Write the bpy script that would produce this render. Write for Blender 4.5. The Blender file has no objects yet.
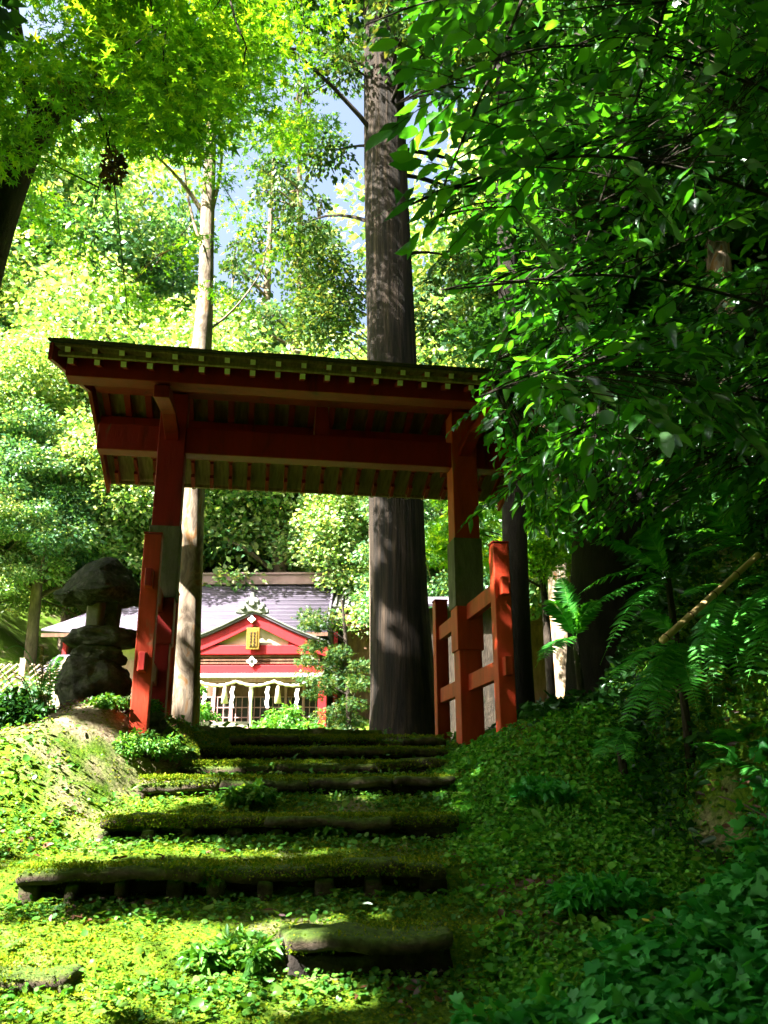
import bpy, bmesh, math, random
import numpy as np
from mathutils import Vector, Matrix, noise
random.seed(7); rng = np.random.default_rng(11)
PI = math.pi
sc = bpy.context.scene
C = sc.collection

# ------------------------------------------------------------------ camera
F, PITCH, ROLL, EYE = 871.0, math.radians(17.64), math.radians(-0.22), -0.45
cam = bpy.data.cameras.new('camera'); co = bpy.data.objects.new('camera', cam); C.objects.link(co)
cam.sensor_fit = 'VERTICAL'; cam.sensor_height = 36; cam.lens = F / 1024 * 36
cam.clip_start = 0.05; cam.clip_end = 3000
co.matrix_world = Matrix.Translation((0, 0, EYE)) @ Matrix.Rotation(PI / 2 + PITCH, 4, 'X') @ Matrix.Rotation(ROLL, 4, 'Z')
cam.dof.use_dof = True; cam.dof.focus_distance = 7.5; cam.dof.aperture_fstop = 5.6
sc.camera = co
RM = np.array(co.matrix_world.to_3x3())
def at(px, py, Y):
    d = RM @ np.array([(px - 384) / F, -(py - 512) / F, -1.0])
    return np.array([0, 0, EYE]) + d * (Y / d[1])

# ------------------------------------------------------------------ light
SUN = Vector((-0.58, -0.40, 0.71)).normalized()      # direction towards the sun
w = bpy.data.worlds.new('World'); sc.world = w; w.use_nodes = True
nt = w.node_tree; bg = nt.nodes['Background']
sky = nt.nodes.new('ShaderNodeTexSky'); sky.sky_type = 'NISHITA'; sky.sun_disc = False
sky.sun_elevation = math.asin(SUN.z); sky.sun_rotation = math.atan2(SUN.x, SUN.y)
sky.air_density = 1.0; sky.dust_density = 9.0; sky.ozone_density = 1.5
nt.links.new(sky.outputs[0], bg.inputs[0]); bg.inputs[1].default_value = 0.05
sl = bpy.data.lights.new('sun', 'SUN'); sl.energy = 5.0; sl.angle = math.radians(0.5); sl.color = (1.0, 0.94, 0.84)
so = bpy.data.objects.new('sun', sl); C.objects.link(so)
so.rotation_euler = SUN.to_track_quat('Z', 'Y').to_euler()
sc.view_settings.view_transform = 'Standard'; sc.view_settings.look = 'None'
sc.view_settings.gamma = 1.0; sc.view_settings.use_curve_mapping = False
sc.view_settings.exposure = 3.55
cy = sc.cycles
cy.max_bounces = 6; cy.diffuse_bounces = 2; cy.glossy_bounces = 2; cy.transmission_bounces = 4; cy.transparent_max_bounces = 4
cy.use_denoising = True; cy.sample_clamp_indirect = 6.0; cy.caustics_reflective = False; cy.caustics_refractive = False
try: cy.use_adaptive_sampling = True; cy.adaptive_threshold = 0.02
except Exception: pass

# ------------------------------------------------------------------ helpers
def link(name, me, mat=None, parent=None):
    o = bpy.data.objects.new(name, me); C.objects.link(o)
    if mat is not None: me.materials.append(mat)
    if parent is not None: o.parent = parent
    return o
def tag(o, label, cat, group=None):
    o['label'] = label; o['category'] = cat
    if group: o['group'] = group
    return o
def empty(name, loc=(0, 0, 0), rz=0.0):
    o = bpy.data.objects.new(name, None); C.objects.link(o)
    o.location = loc; o.rotation_euler = (0, 0, rz); o.empty_display_size = 0.1
    return o
def kind(o, k): o['kind'] = k; return o
def smooth(me, v=True): me.polygons.foreach_set('use_smooth', [v] * len(me.polygons)); return me

def raw_mesh(name, V, faces_idx, nper):
    """V (n,3) and a flat index array of polygons with nper verts each"""
    me = bpy.data.meshes.new(name)
    V = np.asarray(V, dtype=np.float32); L = np.asarray(faces_idx, dtype=np.int32).ravel()
    me.vertices.add(len(V)); me.vertices.foreach_set('co', V.ravel())
    nf = len(L) // nper
    me.loops.add(len(L)); me.loops.foreach_set('vertex_index', L)
    me.polygons.add(nf)
    me.polygons.foreach_set('loop_start', np.arange(nf, dtype=np.int32) * nper)
    me.polygons.foreach_set('loop_total', np.full(nf, nper, dtype=np.int32))
    me.update(calc_edges=True)
    return me

class MB:
    def __init__(s): s.v = []; s.f = []
    def add(s, vs, fs):
        b = len(s.v); s.v += [tuple(map(float, p)) for p in vs]; s.f += [tuple(i + b for i in f) for f in fs]
    def box(s, x0, x1, y0, y1, z0, z1):
        s.add([(x0,y0,z0),(x1,y0,z0),(x1,y1,z0),(x0,y1,z0),(x0,y0,z1),(x1,y0,z1),(x1,y1,z1),(x0,y1,z1)],
              [(0,3,2,1),(4,5,6,7),(0,1,5,4),(1,2,6,5),(2,3,7,6),(3,0,4,7)])
    def beam(s, p, q, wd, h, up=(0, 0, 1)):
        p, q = Vector(p), Vector(q); d = (q - p).normalized(); x = d.cross(Vector(up)).normalized(); z = x.cross(d).normalized()
        vs = []
        for c in (p, q):
            for a, b in ((-1,-1),(1,-1),(1,1),(-1,1)): vs.append(c + x * (a * wd / 2) + z * (b * h / 2))
        s.add(vs, [(0,1,2,3),(7,6,5,4),(0,4,5,1),(1,5,6,2),(2,6,7,3),(3,7,4,0)])
    def prism(s, poly, y0, y1):           # poly in (x,z), extruded along y
        n = len(poly)
        s.add([(x, y0, z) for x, z in poly] + [(x, y1, z) for x, z in poly],
              [tuple(range(n)), tuple(range(2*n-1, n-1, -1))] + [(i, i+n, (i+1) % n + n, (i+1) % n) for i in range(n)])
    def tube(s, pts, rad, n=8, jit=0.0, seed=0):
        pts = [Vector(p) for p in pts]; b = len(s.v); r_ = random.Random(seed)
        px = None
        for i, p in enumerate(pts):
            d = (pts[min(i+1, len(pts)-1)] - pts[max(i-1, 0)])
            d = d.normalized() if d.length > 1e-9 else Vector((0,0,1))
            x = d.cross(Vector((0, 1, 0.01))) if px is None else (px - d * px.dot(d))
            if x.length < 1e-4: x = d.cross(Vector((1, 0, 0)))
            x.normalize(); px = x; y = d.cross(x)
            for k in range(n):
                a = 2*PI*k/n; rr = rad[i] * (1 + jit * r_.uniform(-1, 1))
                s.v.append(tuple(p + x * math.cos(a) * rr + y * math.sin(a) * rr))
        for i in range(len(pts)-1):
            for k in range(n):
                k2 = (k+1) % n
                s.f.append((b+i*n+k, b+i*n+k2, b+(i+1)*n+k2, b+(i+1)*n+k))
        s.f.append(tuple(b+k for k in range(n-1, -1, -1))); m = b+(len(pts)-1)*n; s.f.append(tuple(m+k for k in range(n)))
    def build(s, name, mat, parent=None, bevel=0.0, sm=False):
        me = bpy.data.meshes.new(name); me.from_pydata(s.v, [], s.f); me.update()
        if sm: smooth(me)
        o = link(name, me, mat, parent)
        if bevel:
            m = o.modifiers.new('bevel', 'BEVEL'); m.width = bevel; m.segments = 2; m.limit_method = 'ANGLE'
        return o

# leaf templates: x across, y along the leaf (0..1), z up; quads only
T_RHOMB = (np.array([(0,0,0),(.34,.45,.05),(0,1,-.05),(-.34,.45,.05)]), np.array([0,1,2,3]), 4)
T_OVAL = (np.array([(0,0,0),(.13,.14,.035),(.22,.42,.05),(.15,.74,.0),(0,1.0,-.12),(0,.74,-.05),(0,.42,.0),(0,.14,.0),(-.13,.14,.035),(-.22,.42,.05),(-.15,.74,.0)]),
          np.array([0,1,2,7, 7,2,3,6, 6,3,4,5, 0,7,9,8, 7,6,10,9, 6,5,4,10]), 4)
def star():
    vs = [(0,0,0)]
    for i, (a, r) in enumerate(((-150,.3),(-115,.5),(-90,.22),(-52,.85),(-27,.27),(0,1.0),(27,.27),(52,.85),(90,.22),(115,.5),(150,.3))):
        a = math.radians(a); vs.append((math.sin(a)*r, math.cos(a)*r, -.12*r*r))
    f = []
    for i in range(1, 11): f += [0, i, i+1]
    return (np.array(vs) + np.array([0, .35, 0]), np.array(f), 3)
T_STAR = star()
def ivy():
    pts = [(0,.12),(.30,-.06),(.52,.18),(.36,.42),(.46,.62),(.2,.68),(0,1.05),(-.2,.68),(-.46,.62),(-.36,.42),(-.52,.18),(-.30,-.06)]
    vs = [(0,.38,.05)] + [(x, y, -.10*abs(x)-.05*y*y) for x, y in pts]
    f = []
    for i in range(12): f += [0, i+1, (i+1) % 12 + 1]
    return (np.array(vs), np.array(f), 3)
T_IVY = ivy()
def roundleaf():
    vs = [(0,.5,-.06)]
    for i in range(7):
        a = -PI + 2*PI*(i+.5)/7; vs.append((math.sin(a)*.48, .5+math.cos(a)*.5, .03))
    f = []
    for i in range(7): f += [0, i+1, (i+1) % 7 + 1]
    return (np.array(vs), np.array(f), 3)
T_ROUND = roundleaf()
def unit(a): return a / np.maximum(np.linalg.norm(a, axis=-1, keepdims=True), 1e-9)
def leaf_arrays(P, A, N, S, T, j=1.0):
    P = np.asarray(P, float); A = unit(np.asarray(A, float)); N = np.asarray(N, float)
    N = unit(N - A * np.sum(A * N, axis=1, keepdims=True)); X = np.cross(A, N)
    t, f, n = T
    S = np.asarray(S, float)[:, None, None]
    k_ = len(P); wx = 1 + j*rng.uniform(-.22, .2, (k_, 1, 1)); wz = rng.normal(1.0, 1.3*j, (k_, 1, 1)); cu = rng.normal(0, .16*j + 1e-6, (k_, 1, 1))
    ty = t[None, :, 1:2]; tx = t[None, :, 0:1]*wx + cu*ty*ty
    V = P[:, None, :] + S * (tx * X[:, None, :] + ty * A[:, None, :] + t[None, :, 2:3]*wz * N[:, None, :])
    k = len(t); idx = f[None, :] + (np.arange(len(P)) * k)[:, None]
    return V.reshape(-1, 3), idx.ravel(), n
def leaf_mesh(name, P, A, N, S, T):
    V, idx, n = leaf_arrays(P, A, N, S, T)
    return raw_mesh(name, V, idx, n)
def rnd(n, s=1.0): return rng.normal(0, s, (n, 3))

def fbm2(x, y, s, seed=0.0, o=4):
    """cheap smooth vector noise from rotated sines"""
    r = np.zeros_like(x, dtype=float); a = 1.0; tot = 0; g = np.random.default_rng(int(seed * 10) + 5)
    for k in range(o):
        for j in range(3):
            th = g.uniform(0, 2*PI); ph = g.uniform(0, 2*PI); fr = s * (2.03 ** k) * g.uniform(.7, 1.3)
            r += a * np.sin((x*math.cos(th) + y*math.sin(th)) * fr + ph + 1.3*np.sin((y*math.cos(th) - x*math.sin(th)) * fr * .7 + ph*2))
        tot += a * 1.7; a *= .5
    return r / tot

# ------------------------------------------------------------------ materials
def mat_new(name):
    m = bpy.data.materials.new(name); m.use_nodes = True; t = m.node_tree
    for n in list(t.nodes): t.nodes.remove(n)
    out = t.nodes.new('ShaderNodeOutputMaterial'); return m, t, out
def N_(t, typ, **kw):
    n = t.nodes.new('ShaderNode' + typ)
    for k, v in kw.items():
        if k in n.inputs: n.inputs[k].default_value = v
        else: setattr(n, k, v)
    return n
def ramp(t, fac, stops):
    r = t.nodes.new('ShaderNodeValToRGB'); e = r.color_ramp.elements
    while len(e) < len(stops): e.new(0.5)
    for i, (p, c) in enumerate(stops): e[i].position = p; e[i].color = (c[0], c[1], c[2], 1)
    t.links.new(fac, r.inputs[0]); return r
def leaf_mat(name, cols, trans=0.5, gloss=0.06, tgain=1.6, rough=0.45):
    m, t, out = mat_new(name); L = t.links
    g = N_(t, 'NewGeometry')
    r = ramp(t, g.outputs['Random Per Island'], [(i/(len(cols)-1), c) for i, c in enumerate(cols)])
    d = N_(t, 'BsdfDiffuse'); tr = N_(t, 'BsdfTranslucent'); gl = N_(t, 'BsdfGlossy', Roughness=rough)
    gl.inputs['Color'].default_value = (.8, .9, .95, 1)
    L.new(r.outputs[0], d.inputs[0])
    mul = N_(t, 'Mix', data_type='RGBA', blend_type='MULTIPLY'); mul.inputs[0].default_value = 1
    L.new(r.outputs[0], mul.inputs[6]); mul.inputs[7].default_value = (tgain*1.25, tgain, tgain*.35, 1)
    L.new(mul.outputs[2], tr.inputs[0])
    m1 = N_(t, 'MixShader'); m1.inputs[0].default_value = trans
    L.new(d.outputs[0], m1.inputs[1]); L.new(tr.outputs[0], m1.inputs[2])
    m2 = N_(t, 'MixShader'); m2.inputs[0].default_value = gloss
    L.new(m1.outputs[0], m2.inputs[1]); L.new(gl.outputs[0], m2.inputs[2]); L.new(m2.outputs[0], out.inputs[0])
    return m
def surf_mat(name, stops, scale=4.0, stretch=(1,1,1), rough=.8, bump=.3, bscale=None, bdist=.02, detail=6, moss=None, spec=.3, distort=0.0, metal=0.0):
    m, t, out = mat_new(name); L = t.links
    tc = N_(t, 'TexCoord'); mp = N_(t, 'Mapping'); mp.inputs['Scale'].default_value = stretch
    L.new(tc.outputs['Object'], mp.inputs[0])
    n = N_(t, 'TexNoise', Scale=scale, Detail=detail, Distortion=distort, Roughness=.65); L.new(mp.outputs[0], n.inputs['Vector'])
    r = ramp(t, n.outputs[0], stops)
    b = N_(t, 'BsdfPrincipled', Roughness=rough, Metallic=metal)
    b.inputs['Specular IOR Level'].default_value = spec
    col = r.outputs[0]
    if moss:
        mc, lo, hi, upw, msc = moss      # colour, noise thresholds, weight of upward faces, scale
        n3 = N_(t, 'TexNoise', Scale=msc, Detail=5, Roughness=.7); L.new(tc.outputs['Object'], n3.inputs['Vector'])
        ge = N_(t, 'NewGeometry'); sx = N_(t, 'SeparateXYZ'); L.new(ge.outputs['Normal'], sx.inputs[0])
        ma = N_(t, 'Math', operation='MULTIPLY_ADD'); L.new(sx.outputs['Z'], ma.inputs[0]); ma.inputs[1].default_value = upw; L.new(n3.outputs[0], ma.inputs[2])
        mr = N_(t, 'MapRange'); mr.inputs[1].default_value = lo; mr.inputs[2].default_value = hi; L.new(ma.outputs[0], mr.inputs[0])
        n4 = N_(t, 'TexNoise', Scale=msc*9, Detail=3); L.new(tc.outputs['Object'], n4.inputs['Vector'])
        mcr = ramp(t, n4.outputs[0], [(.3, [c*.5 for c in mc]), (.55, mc), (.75, [mc[0]*1.6, mc[1]*1.35, mc[2]])])
        mx = N_(t, 'Mix', data_type='RGBA'); L.new(mr.outputs[0], mx.inputs[0]); L.new(col, mx.inputs[6]); L.new(mcr.outputs[0], mx.inputs[7]); col = mx.outputs[2]
    L.new(col, b.inputs['Base Color'])
    if bump:
        n2 = N_(t, 'TexNoise', Scale=(bscale or scale*3), Detail=8, Roughness=.7); L.new(mp.outputs[0], n2.inputs['Vector'])
        bp = N_(t, 'Bump', Strength=bump, Distance=bdist); L.new(n2.outputs[0], bp.inputs['Height']); L.new(bp.outputs[0], b.inputs['Normal'])
    L.new(b.outputs[0], out.inputs[0]); return m
def wood_paint(name, c, worn=(.30,.16,.10), amt=.72):
    lo = [v*.35 for v in c]
    return surf_mat(name, [(.27, lo), (.42, [v*.85 for v in c]), (.55, c), (amt-.02, [min(1, v*1.15) for v in c]), (min(.97, amt+.05), worn)], scale=7, stretch=(1,1,.22), rough=.62, bump=.45, bscale=30, bdist=.008, distort=.6)

M = {}
M['red'] = wood_paint('vermilion_paint', (.23, .007, .005), worn=(.16,.06,.04))
M['red_bright'] = wood_paint('vermilion_paint_fresh', (.27, .003, .008), worn=(.28,.03,.03), amt=.8)
M['red_sidelit'] = wood_paint('vermilion_paint_sidelit', (.38, .032, .008), worn=(.24,.085,.04), amt=.64)  # warm orange side light mixed into the vermilion colour
M['boards'] = surf_mat('weathered_ceiling_boards', [(.3,(.12,.07,.045)),(.6,(.26,.17,.11)),(.8,(.34,.24,.16))], scale=6, stretch=(6,.6,1), rough=.85, bump=.3)
M['bark_roof'] = surf_mat('dark_bark_shingles', [(.3,(.015,.012,.01)),(.6,(.045,.035,.028)),(.8,(.09,.075,.055))], scale=18, rough=.95, bump=.8, bdist=.03)
M['white_paint'] = surf_mat('white_end_paint', [(.3,(.76,.66,.60)),(.7,(.88,.80,.74))], scale=20, rough=.7, bump=.1)
M['sleeve'] = surf_mat('weathered_grey_timber', [(.3,(.06,.055,.05)),(.55,(.13,.12,.10)),(.75,(.22,.2,.17))], scale=12, stretch=(1,1,.25), rough=.9, bump=.5, moss=((.07,.09,.03), .55, .8, 0, 5))
M['stone'] = surf_mat('dark_mossy_stone', [(.3,(.02,.022,.018)),(.5,(.08,.085,.07)),(.7,(.2,.2,.17))], scale=9, rough=.95, bump=1.0, bdist=.04, moss=((.06,.10,.02), .50, .85, .28, 5))
M['pale_stone'] = surf_mat('pale_carved_stone', [(.3,(.13,.14,.10)),(.7,(.26,.26,.2))], scale=9, rough=.9, bump=.5)
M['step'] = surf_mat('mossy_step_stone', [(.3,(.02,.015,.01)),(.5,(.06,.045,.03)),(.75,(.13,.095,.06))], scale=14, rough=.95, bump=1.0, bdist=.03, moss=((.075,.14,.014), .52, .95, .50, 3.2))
M['riser'] = surf_mat('shaded_riser_stone', [(.3,(.006,.005,.004)),(.55,(.02,.015,.012)),(.8,(.055,.04,.028))], scale=14, rough=1, bump=1.0, bdist=.03, moss=((.05,.07,.015), .62, .9, .2, 6))  # near-black colours put the shade of the hollows into the riser walls
M['cedar'] = surf_mat('cedar_bark', [(.38,(.004,.003,.002)),(.5,(.018,.012,.008)),(.66,(.05,.034,.022)),(.85,(.09,.07,.05))], scale=13, stretch=(1.6,1.6,.07), rough=.95, bump=1.0, bscale=26, bdist=.05)
M['pale_bark'] = surf_mat('pale_smooth_bark', [(.32,(.05,.035,.022)),(.44,(.14,.105,.075)),(.54,(.29,.235,.175)),(.62,(.30,.15,.055)),(.8,(.13,.07,.035))], scale=3.6, stretch=(1.6,1.6,.6), rough=.85, bump=.4, bscale=18, bdist=.02, distort=1.2)
M['dark_bark'] = surf_mat('dark_damp_bark', [(.3,(.012,.010,.008)),(.6,(.04,.03,.022)),(.8,(.08,.065,.05))], scale=12, stretch=(1,1,.3), rough=.95, bump=.9, bdist=.03, moss=((.03,.05,.012), .6, .9, .2, 4))
M['black_bark'] = surf_mat('shade_black_bark', [(.3,(.004,.003,.002)),(.6,(.012,.009,.006)),(.8,(.03,.022,.016))], scale=12, stretch=(1,1,.3), rough=.95, bump=.9, bdist=.03)  # darker copy of the dark bark, deep shade put into its colour
M['mid_bark'] = surf_mat('grey_brown_bark', [(.3,(.06,.045,.03)),(.6,(.15,.115,.08)),(.8,(.26,.2,.14))], scale=10, stretch=(1,1,.25), rough=.95, bump=.7, bdist=.02)
M['roof_metal'] = surf_mat('pale_lavender_roof_sheet', [(.3,(.065,.055,.085)),(.55,(.095,.082,.12)),(.8,(.16,.145,.185))], scale=2.2, stretch=(.35,1,6), rough=.6, bump=.15, spec=.4)
M['roof_tile'] = surf_mat('grey_roof_tile', [(.3,(.06,.065,.06)),(.6,(.14,.15,.14)),(.8,(.22,.23,.21))], scale=5, rough=.8, bump=.5, moss=((.06,.08,.03), .6, .9, .1, 2))
M['ridge_pink'] = surf_mat('dusty_pink_ridge_cap', [(.3,(.24,.15,.16)),(.7,(.34,.23,.24))], scale=3, rough=.7, bump=.2)
M['cream'] = surf_mat('cream_plaster', [(.3,(.34,.29,.20)),(.7,(.46,.4,.29))], scale=4, rough=.9, bump=.15)
M['brown_wood'] = surf_mat('brown_timber', [(.3,(.06,.03,.02)),(.6,(.14,.075,.045)),(.8,(.22,.13,.08))], scale=8, stretch=(1,1,.3), rough=.8, bump=.3)
M['pink_wood'] = surf_mat('faded_pink_timber', [(.3,(.24,.13,.13)),(.6,(.36,.22,.21)),(.8,(.44,.3,.28))], scale=8, stretch=(1,1,.3), rough=.8, bump=.3)
M['white'] = surf_mat('white_paper', [(.3,(.7,.7,.7)),(.7,(.82,.82,.8))], scale=6, rough=.8, bump=.1)
M['straw'] = surf_mat('twisted_straw', [(.3,(.42,.36,.24)),(.7,(.66,.6,.44))], scale=30, rough=.9, bump=.6)
M['gold'] = surf_mat('gilded_wood', [(.3,(.13,.075,.01)),(.7,(.22,.14,.025))], scale=14, rough=.45, bump=.2, metal=.3)
M['glass'] = surf_mat('dark_window_glass', [(.3,(.015,.018,.016)),(.7,(.05,.05,.045))], scale=1.5, rough=.12, bump=0, spec=.6)
M['bamboo'] = surf_mat('dry_bamboo', [(.3,(.34,.24,.10)),(.7,(.50,.38,.19))], scale=12, stretch=(1,1,.2), rough=.5, bump=.1)
M['lattice'] = surf_mat('pale_split_bamboo', [(.3,(.25,.19,.13)),(.7,(.42,.35,.27))], scale=12, rough=.8, bump=.2)

M['l_maple'] = leaf_mat('maple_leaf', [(.035,.13,.006),(.06,.20,.010),(.10,.27,.014),(.19,.33,.02)], trans=.62, gloss=.03, tgain=1.9)
M['l_bg'] = leaf_mat('hillside_leaf', [(.05,.16,.035),(.12,.28,.07),(.26,.41,.14),(.52,.59,.34)], trans=.45, gloss=.05, tgain=1.3)  # palest tone puts sunlit highlights into the leaf colour
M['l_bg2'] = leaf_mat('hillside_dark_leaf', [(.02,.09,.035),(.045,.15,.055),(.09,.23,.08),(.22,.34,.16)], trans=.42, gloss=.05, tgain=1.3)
M['l_cedar'] = leaf_mat('cedar_needle', [(.014,.05,.016),(.03,.085,.028),(.06,.13,.03),(.13,.16,.05)], trans=.35, gloss=.015, tgain=1.2)
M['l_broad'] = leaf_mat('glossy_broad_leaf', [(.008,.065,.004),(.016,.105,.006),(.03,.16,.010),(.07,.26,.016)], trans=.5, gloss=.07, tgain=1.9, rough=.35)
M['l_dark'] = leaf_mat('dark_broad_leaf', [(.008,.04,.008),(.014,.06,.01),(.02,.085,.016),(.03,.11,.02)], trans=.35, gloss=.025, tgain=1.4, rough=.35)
M['l_fern'] = leaf_mat('fern_leaf', [(.025,.18,.02),(.05,.27,.03),(.10,.38,.05)], trans=.4, gloss=.02, tgain=1.5)
M['l_ivy'] = leaf_mat('ivy_leaf', [(.014,.17,.02),(.03,.25,.035),(.05,.32,.04),(.08,.36,.08)], trans=.35, gloss=.02, tgain=1.5)
M['l_clover'] = leaf_mat('clover_leaf', [(.03,.18,.015),(.06,.27,.02),(.11,.36,.03),(.18,.42,.05)], trans=.35, gloss=.015, tgain=1.4)
M['l_ground'] = leaf_mat('ground_leaf', [(.03,.13,.012),(.05,.18,.02),(.08,.24,.03),(.16,.27,.04)], trans=.35, gloss=.02, tgain=1.4)
M['l_moss'] = leaf_mat('moss_tuft', [(.045,.12,.006),(.09,.18,.010),(.16,.25,.012),(.26,.27,.03)], trans=.3, gloss=.0, tgain=1.2)
M['l_dead'] = leaf_mat('dead_leaf', [(.04,.02,.012),(.10,.045,.02),(.16,.07,.04),(.13,.09,.10)], trans=.15, gloss=.03, tgain=1.0)
M['l_dry'] = leaf_mat('dry_grass', [(.06,.06,.02),(.12,.12,.04),(.2,.17,.08)], trans=.3, gloss=.02, tgain=1.0)

# ------------------------------------------------------------------ ground
def zat(px, py, Y): return float(at(px, py, Y)[2])
SK = 0.13; X0 = -0.55
# step: (distance on the centre line, front edge y px, riser foot y px, left px, right px)
STEPS = [(7.0, 736, 744, 228, 446), (6.58, 748, 757, 196, 450), (6.16, 762, 777, 178, 452), (5.60, 777, 797, 134, 456),
         (4.95, 817, 842, 94, 463), (4.22, 866, 902, 14, 452), (3.55, 941, 975, -8, 456)]
kn = [(-30.0, -4.0), (0.0, -1.75), (2.0, -1.45)]
fx = 300
prof = []
for (s, yt, yb, a, b) in STEPS[::-1]:
    zt, zb = zat(fx, yt, s), zat(fx, yb, s)
    prof.append((s, zt, zb))
b0 = prof[0]
kn += [(3.0, b0[2] - .16), (b0[0] + .10, b0[2])]
for i, (s, zt, zb) in enumerate(prof):
    kn.append((s + .20, zt - .03))
    if i < len(prof) - 1:
        nz = max(prof[i+1][2], zt - .02); n0 = prof[i+1][0]
        if n0 - s > .45: kn.append((s + .34, zt - .012)); kn.append((n0 - .02, nz))
        kn.append((n0 + .10, nz - .01))
ztop = prof[-1][1]
kn += [(7.6, ztop - .03), (9.5, -.14), (18., .02), (23., .34), (27.0, zat(230, 749, 26.0)), (33.0, 1.6), (60.0, 15.0), (110., 34.), (1500., 60.)]
kn = np.array(kn)
# smooth version for beside the stairs
sm = np.array([(-30, -4.0), (0, -1.75), (2.0, -1.45), (3.0, b0[2]-.12)] + [(s, (zt+zb)/2) for s, zt, zb in prof] + [(7.6, -.04), (9.5, -.14), (18., .02), (23., .34), (27.0, kn[-4][1]), (33, 1.6), (60, 15.), (110., 34.), (1500., 60.)])
def sst(a, b, x): t = np.clip((x - a) / (b - a), 0, 1); return t*t*(3-2*t)
def stairmask(x, s):
    l = np.interp(s, [3.5, 4.2, 5, 5.6, 5.85, 6.15, 6.7, 7.1], [-2.2, -1.78, -1.66, -1.52, -1.36, -1.32, -1.34, -1.2])
    r = np.interp(s, [3.5, 4.2, 7.1], [.42, .42, .5])
    return sst(l-.22, l-.02, x) * (1 - sst(r, r+.25, x))
def ground(x, y):
    x = np.asarray(x, float); y = np.asarray(y, float)
    s = y - SK * (x - X0)
    s = np.where(y > 12, y, s)
    lft = np.interp(s, [3.5, 4.2, 5, 5.6, 5.85, 6.15, 6.7, 7.1], [-2.2, -1.78, -1.66, -1.52, -1.36, -1.32, -1.34, -1.2])
    m = stairmask(x, s) * (s < 7.4) * (s > 2.5)
    z = np.interp(s, kn[:, 0], kn[:, 1]) * m + np.interp(s, sm[:, 0], sm[:, 1]) * (1 - m)
    ml_ = sst(-3.15, -2.25, x + .25*fbm2(x, y, 1.7, 8, 2)) * sst(4.75, 6.05, y + .2*fbm2(x, y, 2.3, 9, 2)) * (1-sst(7.1, 8.1, y)) * (x < 0) * (1 - sst(lft-.62, lft-.0, x)*(s > 2.5)*(s < 7.4))
    z = z*(1-ml_) + ml_*(.09 + .04*fbm2(x, y, 2.6, 10, 3))
    mr_ = np.exp(-(((x-1.35)/.75)**2 + ((y-6.3)/1.0)**2)**2)
    z = z*(1-mr_) + mr_*(.05 + .04*fbm2(x, y, 3.5, 11, 3))
    z = z - .25 * sst(-3.0, -4.6, x) * sst(3, 6, y) * (1 - sst(12, 20, y))
    # right bank
    xf = np.interp(y, [0, 3, 4.2, 4.8, 6.5, 9, 14, 20], [2.3, 2.15, 1.85, 1.55, 1.6, 2.0, 4.5, 8])
    z = z + .07 * np.clip(x - .6, 0, 3) * (1 - sst(8, 14, y))
    d = np.clip(x - xf, 0, None)
    z = z + np.minimum(2.3 * d**1.15, 1.0 + .75 * d) * (1 - sst(22, 30, y))
    dl = np.clip(-x - 9, 0, None); z = z + np.minimum(.75 * dl, 16 + .1*dl) * (1 - sst(45, 70, y)) * sst(24, 30, y)
    n = fbm2(x, y, 1.3, 1, 3) * .05 + fbm2(x, y, 6.0, 2, 3) * .018
    return z + n * np.where(m > .5, .35, 1.0)
def grow(a, b, st, g, up=True):
    r = []; x = a
    while (x < b if up else x > b):
        x += st if up else -st; st *= g; r.append(x)
    return r
xs = np.array(sorted(grow(-3.6, -1500, .05, 1.09, False)) + list(np.arange(-3.6, 3.2, .034)) + grow(3.2, 1500, .05, 1.09))
ys = np.array(sorted(grow(2.4, -400, .06, 1.12, False)) + list(np.arange(2.4, 7.8, .03)) + grow(7.8, 1800, .05, 1.06))
GX, GY = np.meshgrid(xs, ys)
GZ = ground(GX, GY)
nx, ny = len(xs), len(ys)
ii = np.arange(ny-1)[:, None] * nx + np.arange(nx-1)[None, :]
fi = np.stack([ii, ii+1, ii+nx+1, ii+nx], -1)
gm = raw_mesh('ground', np.stack([GX, GY, GZ], -1).reshape(-1, 3), fi, 4); smooth(gm)
m, t, out = mat_new('mossy_earth'); L = t.links
geo = N_(t, 'NewGeometry')
n1 = N_(t, 'TexNoise', Scale=1.6, Detail=6, Roughness=.65); n2 = N_(t, 'TexNoise', Scale=38, Detail=6, Roughness=.75); n3 = N_(t, 'TexNoise', Scale=7, Detail=4)
for n in (n1, n2, n3): L.new(geo.outputs['Position'], n.inputs['Vector'])
soil = ramp(t, n2.outputs[0], [(.3, (.09,.065,.04)), (.5, (.25,.2,.13)), (.7, (.42,.36,.25))])
moss = ramp(t, n2.outputs[0], [(.28, (.012,.05,.004)), (.48, (.07,.145,.008)), (.72, (.18,.25,.016))])
mm = N_(t, 'MapRange'); mm.inputs[1].default_value = .40; mm.inputs[2].default_value = .56
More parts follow.
